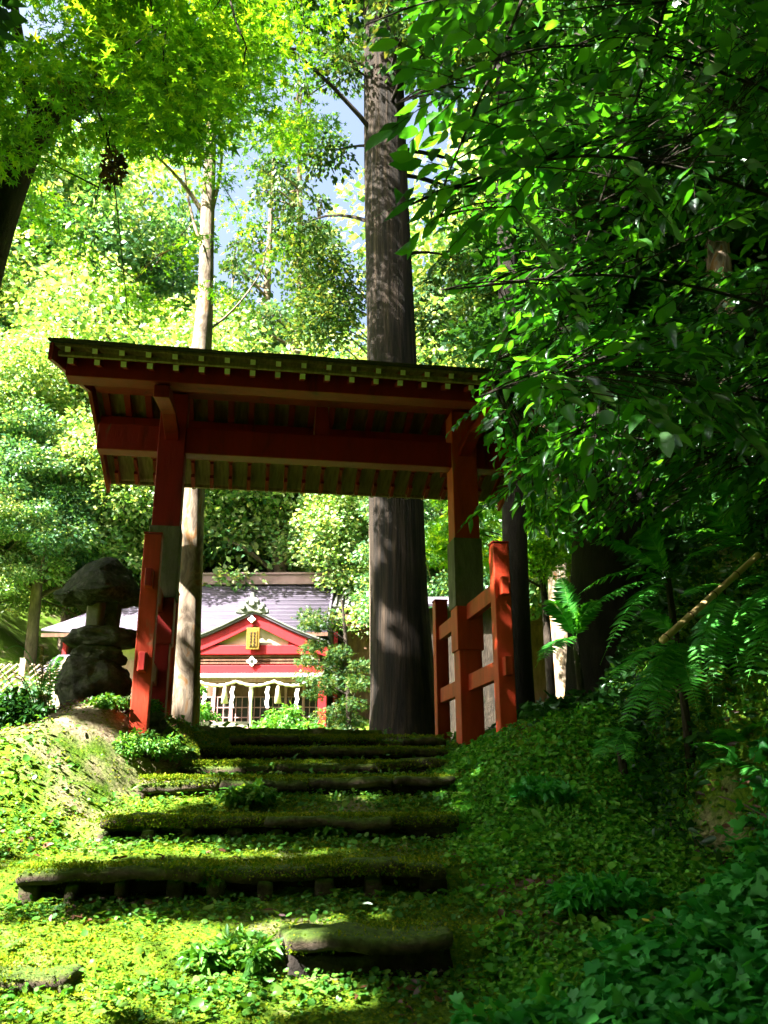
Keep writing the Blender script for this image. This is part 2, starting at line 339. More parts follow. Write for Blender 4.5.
# bare earth in the mound and beyond the gate
sx = N_(t, 'SeparateXYZ'); L.new(geo.outputs['Position'], sx.inputs[0])
vd = N_(t, 'VectorMath', operation='DISTANCE'); L.new(geo.outputs['Position'], vd.inputs[0]); vd.inputs[1].default_value = (-1.75, 5.75, -.1)
br = N_(t, 'MapRange'); br.inputs[1].default_value = .25; br.inputs[2].default_value = 1.0; br.inputs[3].default_value = -.075; br.inputs[4].default_value = .12; L.new(vd.outputs['Value'], br.inputs[0])
a1 = N_(t, 'Math', operation='ADD'); L.new(n1.outputs[0], a1.inputs[0]); L.new(br.outputs[0], a1.inputs[1])
a2 = N_(t, 'Math', operation='MULTIPLY_ADD'); L.new(n3.outputs[0], a2.inputs[0]); a2.inputs[1].default_value = .25; L.new(a1.outputs[0], a2.inputs[2])
a3 = N_(t, 'Math', operation='SUBTRACT'); L.new(a2.outputs[0], a3.inputs[0]); a3.inputs[1].default_value = .125
L.new(a3.outputs[0], mm.inputs[0])
mx = N_(t, 'Mix', data_type='RGBA'); L.new(mm.outputs[0], mx.inputs[0]); L.new(soil.outputs[0], mx.inputs[6]); L.new(moss.outputs[0], mx.inputs[7])
b = N_(t, 'BsdfPrincipled', Roughness=.95); b.inputs['Specular IOR Level'].default_value = .15
L.new(mx.outputs[2], b.inputs['Base Color'])
bp = N_(t, 'Bump', Strength=.9, Distance=.02); L.new(n2.outputs[0], bp.inputs['Height']); L.new(bp.outputs[0], b.inputs['Normal']); L.new(b.outputs[0], out.inputs[0])
kind(link('ground', gm, m), 'structure')
def gz(x, y): return float(ground(np.array([x]), np.array([y]))[0])
def Yg(px, py, y0=2.8, y1=9.0):       # distance at which the sight line meets the ground
    for Y in np.arange(y0, y1, .02):
        p = at(px, py, Y)
        if p[2] <= gz(p[0], Y): return float(Y)
    return y1

# ------------------------------------------------------------------ stone steps
def rough_slab(x0, x1, y0, y1, z0, z1, seed, amp=.012, res=.03, rnd_=.02):
    bm = bmesh.new(); nx_ = max(2, int((x1-x0)/res)); ny_ = max(2, int((y1-y0)/res)); nz_ = max(2, int((z1-z0)/res))
    bmesh.ops.create_cube(bm, size=1.0)
    for v in bm.verts: v.co = Vector(((v.co.x+.5), (v.co.y+.5), (v.co.z+.5)))
    es = {0: [], 1: [], 2: []}
    for e in bm.edges:
        d = e.verts[0].co - e.verts[1].co
        es[0 if abs(d.x) > .5 else 1 if abs(d.y) > .5 else 2].append(e)
    bmesh.ops.subdivide_edges(bm, edges=es[0], cuts=nx_-1, use_grid_fill=True)
    e1 = [e for e in bm.edges if abs((e.verts[0].co-e.verts[1].co).y) > .5]; bmesh.ops.subdivide_edges(bm, edges=e1, cuts=ny_-1, use_grid_fill=True)
    e2 = [e for e in bm.edges if abs((e.verts[0].co-e.verts[1].co).z) > .5]; bmesh.ops.subdivide_edges(bm, edges=e2, cuts=nz_-1, use_grid_fill=True)
    hx, hy, hz = (x1-x0), (y1-y0), (z1-z0)
    for v in bm.verts:
        p = Vector((x0+v.co.x*hx, y0+v.co.y*hy, z0+v.co.z*hz))
        # round the edges
        q = Vector(p); k = rnd_
        c = Vector((min(max(p.x, x0+k), x1-k), min(max(p.y, y0+k), y1-k), min(max(p.z, z0+min(k,hz*.4)), z1-min(k,hz*.4))))
        d = p - c
        if d.length > 1e-6: q = c + d.normalized() * min(d.length, k)
        nn = noise.noise_vector(q*3.1 + Vector((seed, 0, 0)))*amp*1.4 + noise.noise_vector(q*11 + Vector((0, seed, 0)))*amp*.7 + noise.noise_vector(q*32 + Vector((0, 0, seed)))*amp*.35
        v.co = q + nn + Vector((0, 0, amp*1.5*noise.noise(Vector((q.x*2.3+seed, seed, 0)))))
    me = bpy.data.meshes.new('slab'); bm.to_mesh(me); bm.free(); smooth(me); return me
ordn = ['topmost', 'second', 'third', 'fourth', 'fifth', 'sixth', 'seventh']
desc = {0: 'thin dark mossy stone step on the line of the gate, topmost of the flight',
        1: 'low mossy stone step just below the topmost one, second from the top',
        2: 'mossy stone step with small dark hollows at its end, third from the top',
        3: 'mossy stone step with ferny weeds at its foot, fourth from the top',
        4: 'broad moss covered stone step with crumbled middle, fifth from the top',
        5: 'widest mossy stone step with a row of dark square hollows under its lip'}
slabs = []   # for the moss scatter: (root matrix, x0,x1,y0,y1,ztop)
def stone_step(i, s, zt, zb, pl, pr, Ys, label, holes, back=.34):
    xl, xr = at(pl, 800, s - .15)[0], at(pr, 800, s + .12)[0]
    # scale with height of the row actually used
    xl = at(pl, STEPS[i][1], s + SK*(xl-X0))[0]; xr = at(pr, STEPS[i][1], s + SK*(xr-X0))[0]
    c = (xl+xr)/2; hw = (xr-xl)/2
    root = empty('stone_step', (c, s + SK*(c-X0), zt), math.atan(SK))
    tag(root, label, 'step', 'mossy stone steps climbing to the gate')
    th = .055 if holes else .05
    rr_ = random.Random(i*13+int(label.count('e'))); xx = -hw
    while xx < hw - .05:
        ln_ = rr_.uniform(.38, .85); xe = hw if xx + ln_ > hw - .25 else xx + ln_
        dy_, dz_ = rr_.uniform(-.04, .03), rr_.uniform(-.028, .010)
        link('tread', rough_slab(xx + .004, xe - .004, dy_, back + dy_, -th + dz_, .004 + dz_, i*3.7 + xx*2, .017, .026, .028), M['step'], root); xx = xe
    slabs.append((root, -hw, hw, 0, back))
    h = zt - zb; thk = th + .016
    if holes:
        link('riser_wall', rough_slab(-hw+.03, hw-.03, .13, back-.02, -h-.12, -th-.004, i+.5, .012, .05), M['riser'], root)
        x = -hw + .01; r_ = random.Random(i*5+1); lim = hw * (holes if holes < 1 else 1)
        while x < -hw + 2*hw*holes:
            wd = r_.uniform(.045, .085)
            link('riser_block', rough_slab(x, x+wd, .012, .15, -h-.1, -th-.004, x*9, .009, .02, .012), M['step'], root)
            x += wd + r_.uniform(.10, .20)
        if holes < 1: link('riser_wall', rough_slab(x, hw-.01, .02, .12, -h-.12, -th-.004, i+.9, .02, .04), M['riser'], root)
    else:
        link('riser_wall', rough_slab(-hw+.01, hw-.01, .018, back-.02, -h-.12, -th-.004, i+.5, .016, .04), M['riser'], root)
    return root
for i, (s, yt, yb, pl, pr) in enumerate(STEPS[:6]):
    zt, zb = zat(fx, yt, s), zat(fx, yb, s)
    stone_step(i, s, zt, zb, pl, pr, s, desc[i], {0: 0, 1: 0, 2: .5, 3: .45, 4: .75, 5: .8}[i])
s, yt, yb, _, _ = STEPS[6]; zt, zb = zat(fx, yt, s), zat(fx, yb, s)
stone_step(6, s, zt, zb, 284, 458, s, 'short thick mossy stone block with a black underside, lowest and nearest the centre', 0, .4)
r7 = stone_step(6, s-.05, zt-.06, zb-.06, -60, 76, s, 'broken mossy stone block with two dark hollows at the lower left corner', 1, .3)

# ------------------------------------------------------------------ the gate
GA = 0.16; GO = Vector((-0.54, 6.97, 0)); HW = 1.24
gate = tag(empty('shrine_gate', GO, GA), 'red timber shrine gate with a low shingled roof at the top of the steps', 'gate')
ca, sa = math.cos(GA), math.sin(GA)
def GW(u, v): return (GO.x + u*ca - v*sa, GO.y + u*sa + v*ca)
RL, RR, VF, VB, HE = -1.94, 1.98, -1.40, 1.42, 2.32
SL = math.tan(math.radians(18))
def und(v): return HE + .10 + (1.42 - abs(v)) * SL     # underside of the boards
def mb(): return MB()
for u in (-HW, HW):
    x, y = GW(u, 0); b = mb(); b.box(u-.11, u+.11, -.11, .11, .62, und(0)-.16); p = b.build('post', M['red'] if u < 0 else M['red_sidelit'], gate, .008)
    b = mb(); b.box(u-.122, u+.122, -.124, .122, .98, 1.56); b.build('sleeve', M['sleeve'], p, .006)
    b = mb(); b.box(u-.095, u+.095, -.095, .095, gz(x, y)-.15, .979); b.build('post_foot', M['red_bright'] if u < 0 else M['red_sidelit'], p, .008)
    for v, zt_ in (((-.86 if u < 0 else -.99), 1.26), (.99, 1.26)):
        x, y = GW(u, v); zt2 = zt_ if v < 0 else 1.24
        b = mb(); b.box(u-.06, u+.06, v-.06, v+.06, gz(x, y)-.35, zt2); sp = b.build('support_post', M['red_sidelit'] if u > 0 else M['red_sidelit'], gate, .007)
        b = mb(); b.box(u-.065, u+.065, v-.065, v+.065, zt2+.001, zt2+.014); b.build('post_cap', M['red'], sp, .004)
    for z in (.36, .93):
        b = mb(); b.box(u-.028, u+.028, (-1.0 if u < 0 else -1.12), 1.10, z-.065, z+.065)
        b.build('rail', M['red_sidelit'], gate, .005)
    # bracket arm carrying the purlins
    b = mb(); b.prism([(0, 0)], 0, 0) if False else None
    pr_ = [(-1.12, und(-1.12)-.30), (-1.12, und(-1.12)-.205), (-.95, und(-1.0)-.185), (.45, und(1.0)-.16), (.6, und(1.0)-.2), (.6, 2.44), (.4, 2.36), (.11, 2.30), (-.11, 2.30), (-.5, 2.36)]
    n = len(pr_)
    b.add([(u-.055, a, z) for a, z in pr_] + [(u+.055, a, z) for a, z in pr_], [tuple(range(n))[::-1], tuple(range(n, 2*n))] + [(i, (i+1) % n, (i+1) % n + n, i+n) for i in range(n)])
    b.build('bracket_arm', M['red'], gate, .005)
b = mb(); b.box(RL+.1, RR-.1, -.075, .075, 2.205, 2.435); b.build('lintel', M['red'], gate, .008)
b = mb(); b.box(RL+.03, RR-.03, -.07, .07, und(0)-.12, und(0)-.03); b.build('ridge_beam', M['red'], gate, .006)
for v in (-1.04, .45):
    b = mb(); b.box(RL+.03, RR-.03, v-.075, v+.075, und(v)-.20, und(v)-.045); b.build('purlin', M['red'], gate, .006)
b = mb(); b.prism([(-.05, 2.436), (.05, 2.436), (.065, 2.48), (.05, und(0)-.172), (-.05, und(0)-.172), (-.065, 2.48)], -.05, .05); b.build('strut', M['red'], gate, .004)
# roof boards, covering, bargeboards
for sgn in (-1, 1):
    b = mb(); th = .018
    a = [(RL, 0, und(0)), (RR, 0, und(0)), (RR, sgn*1.40, und(1.40)), (RL, sgn*1.40, und(1.40))]
    top = [(p[0], p[1], p[2]+th) for p in a]
    b.add(a + top, [(0,1,2,3), (7,6,5,4), (0,4,5,1), (1,5,6,2), (2,6,7,3), (3,7,4,0)]); b.build('roof_boards', M['boards'], gate)
roof = MB(); nseg = 44
def roof_profile():
    p = []
    for k in range(9): v = -1.47 + 1.47*k/8; p.append((v, und(abs(v)) + .022 + .05))
    return p
rb = bmesh.new()
rows = []
NU, NV = 90, 34
for j in range(NV+1):
    v = -1.48 + 2.96*j/NV; row = []
    for i in range(NU+1):
        u = RL-.03 + (RR-RL+.06)*i/NU
        z = und(0) + .040 - math.sqrt((v*SL)**2 + .0015) + .007*noise.noise(Vector((u*7, v*7, 0))) + .008*noise.noise(Vector((u*2, v*2, 4)))
        row.append(rb.verts.new((u, v + .008*noise.noise(Vector((u*9, j, 2))), z)))
    rows.append(row)
low = []
for j in range(NV+1):
    v = -1.46 + 2.92*j/NV
    low.append([rb.verts.new((RL-.025 + (RR-RL+.05)*i/NU, v, und(0) + .0215 - abs(v)*SL)) for i in range(NU+1)])
for j in range(NV):
    for i in range(NU):
        rb.faces.new((rows[j][i], rows[j][i+1], rows[j+1][i+1], rows[j+1][i])); rb.faces.new((low[j][i], low[j+1][i], low[j+1][i+1], low[j][i+1]))
for i in range(NU):
    rb.faces.new((rows[0][i+1], rows[0][i], low[0][i], low[0][i+1])); rb.faces.new((rows[NV][i], rows[NV][i+1], low[NV][i+1], low[NV][i]))
for j in range(NV):
    rb.faces.new((rows[j][0], rows[j+1][0], low[j+1][0], low[j][0])); rb.faces.new((rows[j+1][NU], rows[j][NU], low[j][NU], low[j+1][NU]))
me = bpy.data.meshes.new('roof'); rb.to_mesh(me); rb.free(); rf = link('roof', me, M['bark_roof'], gate)
b = mb(); b.tube([(RL-.06, 0, und(0)+.08), (0, 0, und(0)+.085), (RR+.06, 0, und(0)+.08)], [.045]*3, 8); b.build('ridge_cap', M['bark_roof'], rf, 0, True)
for u in (RL-.012, RR+.012):
    for sgn in (-1, 1):
        b = mb(); a = []
        for dz in (-.15, .017):
            for q in (0, 1.41): a.append((q*sgn, und(q) + dz + (.04 if q and dz < 0 else 0)))
        poly = [a[0], a[1], a[3], a[2]]
        b.add([(u-.016, y, z) for y, z in poly] + [(u+.016, y, z) for y, z in poly], [(0,1,2,3), (7,6,5,4), (0,4,5,1), (1,5,6,2), (2,6,7,3), (3,7,4,0)])
        b.build('bargeboard', M['red'], gate, .003)
for sgn in (-1, 1):      # eave board between the two rows of rafter ends
    b = mb(); v = sgn*1.33; b.beam((RL+.02, v, und(v)-.048), (RR-.02, v, und(v)-.048), .03, .03); b.build('eave_board', M['boards'], gate)
nr = 22
for k in range(nr):
    u = RL + .09 + (RR-RL-.18) * k/(nr-1)
    for sgn in (-1, 1):
        f = mb(); f.beam((u, sgn*1.0, und(1.0)-.020), (u, sgn*1.385, und(1.385)-.024), .032, .032); fo = f.build('flying_rafter', M['red'], gate)
        e = mb(); e.beam((u, sgn*1.3855, und(1.385)-.024), (u, sgn*1.3915, und(1.39)-.024), .036, .036); e.build('rafter_end', M['white_paint'], fo)
        f = mb(); f.beam((u, sgn*.0, und(0)-.026-.0), (u, sgn*.0+sgn*.955, und(.955)-.026), .052, .05)
        f.beam((u, sgn*1.12, und(1.12)-.082), (u, sgn*1.27, und(1.27)-.088), .034, .036)
        fo = f.build('rafter', M['red'], gate)
        e = mb(); e.beam((u, sgn*1.2705, und(1.27)-.088), (u, sgn*1.277, und(1.275)-.088), .038, .038); e.build('rafter_end', M['white_paint'], fo)
# cross battens above the rafters are part of the boards
# tenon ends on the front supports
for z in (.36, .93):
    b = mb(); b.box(-HW-.02, -HW+.02, -1.155+.13, -1.131+.13, z-.06, z+.06); b.build('tenon_wedge', M['red'], gate, .003)

# ------------------------------------------------------------------ stone lantern
def rock_mesh(sx_, sy_, sz_, seed, amp=.18, sub=5, freq=2.0, flat=None):
    bm = bmesh.new(); bmesh.ops.create_icosphere(bm, subdivisions=sub, radius=1.0); S_ = Vector((seed*3.1, seed*1.7, seed))
    for v in bm.verts:
        p = v.co.copy(); d = 1 + amp*noise.noise(p*freq + S_)*1.6 + amp*.5*noise.noise(p*freq*2.7 + S_) + amp*.22*noise.noise(p*freq*7 + S_)
        vo = noise.voronoi(p*freq*.9 + S_)[0]; d += amp*.7*(vo[0] - .35)
        q = p * d
        if flat: q.z = max(min(q.z, flat[1]), flat[0]) + .04*noise.noise(p*5+S_)
        v.co = Vector((q.x*sx_, q.y*sy_, q.z*sz_))
    me = bpy.data.meshes.new('rock'); bm.to_mesh(me); bm.free(); smooth(me); return me
LY = 6.85
lb = at(95, 706, LY); lan = tag(empty('stone_lantern', (lb[0], LY, lb[2])), 'rugged natural stone lantern with a wide boulder cap beside the gate', 'stone lantern')
def lz(y): return float(at(98, y, LY)[2] - lb[2])
def lpart(name, px, y0, y1, wpx, mesh_args, mat, depth=None):
    zc = 871/(LY*.953 + .6); wd = wpx/zc
    c = at(px, (y0+y1)/2, LY)
    me = rock_mesh(wd/2, (depth or wd*.8)/2, (lz(y0)-lz(y1))/2, *mesh_args)
    o = link(name, me, M[mat], lan); o.location = (c[0]-lb[0], 0, c[2]-lb[2]); return o
lpart('pedestal', 93, 656, 722, 62, (3, .2, 5, 1.5), 'stone')
lpart('collar_stone', 100, 640, 668, 46, (9, .2, 5, 1.8), 'stone')
lpart('platform', 104, 622, 655, 66, (5, .16, 5, 1.6, (-.55, .5)), 'stone')
def cap_mesh():
    bm = bmesh.new(); bmesh.ops.create_icosphere(bm, subdivisions=5, radius=1.0)
    for v in bm.verts:
        p = v.co.copy(); r = math.hypot(p.x, p.y); a = math.atan2(p.y, p.x)
        z = p.z
        if z > 0: q = Vector((p.x, p.y, (1 - r**1.9)*1.0))
        else: q = Vector((p.x, p.y, -.24*(1 - r**7)))
        if r > .55: q.x *= 1 + .10*math.sin(a*4+1); q.y *= 1 + .1*math.sin(a*4+1)
        e = 1 + .12*noise.noise(Vector((math.cos(a)*1.5, math.sin(a)*1.5, 3))) + .07*noise.noise(p*4.5)
        q.x *= e; q.y *= e
        q += noise.noise_vector(p*2.2 + Vector((7,1,2)))*.12 + noise.noise_vector(p*6)*.05 + noise.noise_vector(p*15)*.02
        v.co = q
    me = bpy.data.meshes.new('cap'); bm.to_mesh(me); bm.free(); smooth(me); return me
zc = 871/(LY*.953 + .9)
o = link('cap', cap_mesh(), M['stone'], lan); c = at(101, 597, LY); o.location = (c[0]-lb[0], 0, c[2]-lb[2]); o.scale = (38/zc, 34/zc, (lz(558)-lz(597))*.98)
me = rough_slab(-.055, .055, -.07, .07, lz(630), lz(592), 2, .006, .02, .01)
o = link('light_box', me, M['pale_stone'], lan); o.location = (at(98, 614, LY)[0]-lb[0], -.05, 0)
me = rough_slab(-.05, .05, -.05, .05, lz(630), lz(592), 4, .008, .02, .01)
o = link('light_box', me, M['stone'], lan); o.location = (at(111, 614, LY)[0]-lb[0]+.012, .02, 0)
me = rock_mesh(.34, .26, .17, 12, .18, 5, 1.6)
o = tag(link('boulder', me, M['stone']), 'low mossy boulder at the foot of the stone lantern', 'boulder'); p = at(118, 716, 6.45); o.location = (p[0], 6.45, p[2]-.03)

# ------------------------------------------------------------------ shrine hall
SY = 26.0
def sp(px, py, Y=SY): p = at(px, py, Y); return (float(p[0]), float(p[2]))
hb = at(250, 749, SY)
hall = tag(empty('shrine_hall', (hb[0], SY, 0)), 'red and white shrine hall with a pale lavender roof and a curved porch gable', 'shrine')
HX = float(hb[0]); base = gz(HX, SY)
def hx(px, Y=SY): return sp(px, 640, Y)[0] - HX
def hz(py, Y=SY, px=250): return sp(px, py, Y)[1]
def hbox(name, pxa, pxb, pya, pyb, ya, yb, mat, par=None, bev=0):
    b = MB(); Y = SY + ya; b.box(sp(pxa, (pya+pyb)/2, Y)[0]-HX, sp(pxb, (pya+pyb)/2, Y)[0]-HX, ya, yb, sp(250, pyb, Y)[1], sp(250, pya, Y)[1]); return b.build(name, M[mat], par or hall, bev)
# main roof, hipped at its left end
ex0, ex1 = hx(40, SY+.3), hx(420, SY+.3); ez = hz(632, SY+.3); rx0, rx1 = hx(142, SY+3.6), hx(334, SY+3.6); rz_ = hz(584, SY+3.6)
def roofpt(x, q):   # q 0 eave .. 1 ridge, slight concave curve
    return ez + (rz_-ez)*(q*.80 + .20*q*q)
b = MB(); nseg = 10; rowsv = []
for j in range(nseg+1):
    q = j/nseg; y = .3 + 3.3*q; xa = ex0 + (rx0-ex0)*q; z = roofpt(0, q) ; lift = .12*(1-q)
    rowsv.append([(xa, y, z+lift), (xa+1.2, y, z+.02*(1-q)), (rx1+.0, y, z)])
vs = [p for r in rowsv for p in r]; fs = []
for j in range(nseg):
    for i in range(2): a = j*3+i; fs.append((a, a+1, a+4, a+3))
b.add(vs, fs)
# left hip slope and back slope
vs2 = []
for j in range(nseg+1):
    q = j/nseg; xa = ex0 + (rx0-ex0)*q; z = roofpt(0, q) + .12*(1-q); vs2 += [(xa, .3+3.3*q, z), (xa, 6.9-3.3*q, z)]
b.add(vs2, [(j*2, j*2+2, j*2+3, j*2+1) for j in range(nseg)])
vs3 = []
for j in range(nseg+1):
    q = j/nseg; xa = ex0 + (rx0-ex0)*q; z = roofpt(0, q); vs3 += [(xa, 6.9-3.3*q, z), (rx1, 6.9-3.3*q, z)]
b.add(vs3, [(j*2, j*2+1, j*2+3, j*2+2) for j in range(nseg)])
b.add([(rx1, .3, ez), (rx1, 6.9, ez), (rx1, 3.6, rz_)], [(0, 1, 2)])
mroof = b.build('roof', M['roof_metal'], hall, 0, True); mod = mroof.modifiers.new('solid', 'SOLIDIFY'); mod.thickness = .07; mod.offset = -1
for j in range(1, 13):   # standing seams as laid rows
    q = j/13; y = .3+3.3*q; xa = ex0 + (rx0-ex0)*q; sb = MB() if j == 1 else sb
    sb.box(xa+.05, rx1-.02, y-.02, y+.02, roofpt(0, q)+.0, roofpt(0, q)+.028)
sb.build('roof_seams', M['roof_metal'], mroof)
b = MB(); b.box(rx0-.1, rx1, 3.42, 3.78, rz_-.05, rz_+.28); b.box(rx0-.18, rx1+.03, 3.36, 3.84, rz_+.282, rz_+.36); b.build('roof_ridge', M['ridge_pink'], mroof, .01)
b = MB(); b.box(ex0+.03, rx1, .27, .31, ez-.13, ez-.02); b.build('fascia', M['brown_wood'], hall)
# walls
fl = base
wz = ez - .12
b = MB(); b.box(ex0+1.5, rx1-.3, 1.35, 1.45, fl, wz); b.box(ex0+1.5, ex0+1.6, 1.451, 6.2, fl, wz); b.build('wall', M['cream'], hall)
hbox('wall_panel', 62, 134, 660, 735, 1.28, 1.34, 'pink_wood')
for px in (60, 100, 135, 175, 335): hbox('column', px-2, px+2, 632, 745, 1.2, 1.34, 'red_bright')
# porch gable with a curved bargeboard
apx, apy = 253, 612
def curve_pts(n=22, dy=0.0, ins=0):
    r = []
    for k in range(n+1):
        tq = -1 + 2*k/n; a = abs(tq); px = apx + 2 + tq*(73+ins)
        py = 613 + dy + 29*(a**1.15)*(1.0) + 3.0*a - 5.0*math.sin(PI*min(1, a*1.0))*-.55 
        r.append(sp(px, py, SY-.9))
    return r
def strip(lower_off, th_px, y0, y1, mat, name, par=None, ins=0):
    up = curve_pts(dy=lower_off, ins=ins); lo = curve_pts(dy=lower_off+th_px, ins=ins); b = MB(); n = len(up)
    vs = []
    for (x, z) in up: vs += [(x-HX, y0, z), (x-HX, y1, z)]
    for (x, z) in lo: vs += [(x-HX, y0, z), (x-HX, y1, z)]
    m = 2*n; fs = []
    for i in range(n-1):
        a = 2*i; fs += [(a, a+1, a+3, a+2), (m+a, m+a+2, m+a+3, m+a+1), (a, a+2, m+a+2, m+a), (a+1, m+a+1, m+a+3, a+3)]
    fs += [(0, m, m+1, 1), (2*n-2, 2*n-1, m+2*n-1, m+2*n-2)]
    b.add(vs, fs); return b.build(name, M[mat], par or hall)
pr = strip(-1.6, 2.4, -.98, 2.2, 'roof_metal', 'porch_roof', ins=2)
strip(1.2, 11.0, -.90, -.80, 'red_bright', 'gable_bargeboard')
strip(-3.2, 1.5, -1.03, -.9, 'roof_tile', 'roof_edge', pr, ins=1)
# gable infill
b = MB(); up = curve_pts(dy=9, ins=-4); poly = [(x-HX, z) for x, z in up] ; zb = hz(648, SY-.7)
vs = [(x, -.72, z) for x, z in poly] + [(x, -.72, zb) for x, z in poly]; n = len(poly)
b.add(vs, [(i, i+n, i+n+1, i+1) for i in range(n-1)]); g = b.build('gable_panel', M['cream'], hall); md = g.modifiers.new('s', 'SOLIDIFY'); md.thickness = .04
for px in (216, 290): hbox('gable_strut', px-1.6, px+1.6, 632, 647, -.80, -.725, 'red_bright')
hbox('gable_beam', 186, 322, 645, 654.5, -.86, -.70, 'red_bright', bev=.02)
for k in range(3): hbox('rail_slat', 188, 320, 655.4+k*3.3, 657.2+k*3.3, -.78, -.72, 'brown_wood')
hbox('frieze_back', 188, 320, 654.6, 666, -.69, -.66, 'brown_wood')
hbox('porch_beam', 184, 324, 665, 673, -.92, -.66, 'red_bright', bev=.02)
hbox('white_lintel', 184, 322, 673.3, 676.8, -1.0, -.66, 'white')
hbox('lower_lintel', 186, 320, 677.2, 682, -.74, -.62, 'pink_wood')
# carved boss and small crest
for (px, py, r, mt) in ((252, 661.5, 4.2, 'white'), (252, 619.5, 3.2, 'white')):
    x, z = sp(px, py, SY-.95); b = MB(); rr = r/34; n = 16
    poly = [(math.cos(2*PI*i/n)*rr*(1+.28*math.cos(4*2*PI*i/n)), math.sin(2*PI*i/n)*rr*(1+.2*math.cos(4*2*PI*i/n))) for i in range(n)]
    b.add([(x-HX+p[0], -1.0, z+p[1]) for p in poly] + [(x-HX+p[0], -.93, z+p[1]) for p in poly], [tuple(range(n)), tuple(range(2*n-1, n-1, -1))] + [(i, i+n, (i+1) % n+n, (i+1) % n) for i in range(n)])
    cr = b.build('crest', M[mt], hall, .01)
    b = MB(); b.tube([(x-HX, -1.012, z), (x-HX, -.99, z)], [rr*.42]*2, 12); b.build('crest_centre', M['glass' if py > 640 else 'pink_wood'], cr)
# ridge-end ornament: stepped scroll shape
ox, oz = sp(252.5, 613.5, SY-.9); s_ = 1/34.
prof_ = [(-16,0),(-15.5,4),(-12,5),(-12.5,9),(-9,10.5),(-7,9.5),(-6.5,13),(-4,15.5),(-2.5,15),(-1.5,20),(1.5,20),(2.5,15),(4,15.5),(6.5,13),(7,9.5),(9,10.5),(12.5,9),(12,5),(15.5,4),(16,0),(8,-1),(0,1.5),(-8,-1)]
b = MB(); b.prism([(ox-HX + a*s_*1.02, oz + c*s_*1.02) for a, c in prof_], -1.05, -.82); orn = b.build('ridge_ornament', M['roof_tile'], hall, .02)
b = MB()
for (a, c, r) in ((-9,5,3.2),(9,5,3.2),(0,9,4.2),(-5,11,2),(5,11,2)): b.tube([(ox-HX+a*s_, -1.12, oz+c*s_), (ox-HX+a*s_, -1.04, oz+c*s_)], [r*s_*.6, r*s_], 10)
b.build('ornament_scroll', M['roof_tile'], orn)
# plaque
o = hbox('name_plaque', 246.3, 259.5, 627.5, 649.5, -1.0, -.93, 'gold', bev=.015)
hbox('plaque_panel', 249, 257, 630.5, 646.5, -1.02, -1.001, 'gold', o)
r_ = random.Random(3)
b = MB()
for col_ in range(2):
    for row in range(5):
        px, py = 251 + col_*3.4, 632.4 + row*3
        for k in range(3): b.box(hx(px-1.0+r_.uniform(-.2,.3), SY-1), hx(px+1.0+r_.uniform(-.3,.3), SY-1), -1.03, -1.021, hz(py+k*.8+.28, SY-1), hz(py+k*.8, SY-1))
        b.box(hx(px-.18, SY-1), hx(px+.18, SY-1), -1.035, -1.031, hz(py+2.1, SY-1), hz(py-.2, SY-1))
b.build('plaque_characters', M['dark_bark'], o)
# porch columns, doors, lattice
for px, ya in ((188, -.85), (323.5, -.85)):
    Y = SY+ya; b = MB(); x = hx(px, Y); b.box(x-.12, x+.12, ya-.12, ya+.12, gz(HX+x, Y)-.1, hz(682, Y)+.1); b.build('porch_column', M['red_bright'], hall, .015)
hbox('door_glass', 190, 318, 697, 729, .42, .44, 'glass')
hbox('door_head', 188, 320, 682, 697, .40, .45, 'brown_wood')
for px in (196, 213, 231, 249, 267, 285, 303): hbox('door_stile', px-1.3, px+1.3, 683, 748, .30, .39, 'pink_wood')
mbx = MB()
for px in np.arange(191, 318, 6.0): mbx.box(hx(px, SY+.36)-.011, hx(px, SY+.36)+.011, .34, .38, hz(729, SY+.36), hz(697, SY+.36))
for py in (697, 707.5, 717.5, 728): mbx.box(hx(190, SY+.36), hx(318, SY+.36), .335, .385, hz(py+.5, SY+.36), hz(py-.5, SY+.36))
mbx.build('door_lattice', M['pink_wood'], hall)
hbox('door_lower_panel', 189, 319, 729.3, 746, .36, .44, 'pink_wood')
b = MB(); b.box(hx(185), hx(330), -.55, 1.3, base-.2, base+.10); b.build('platform', M['pale_stone'], hall, .02)
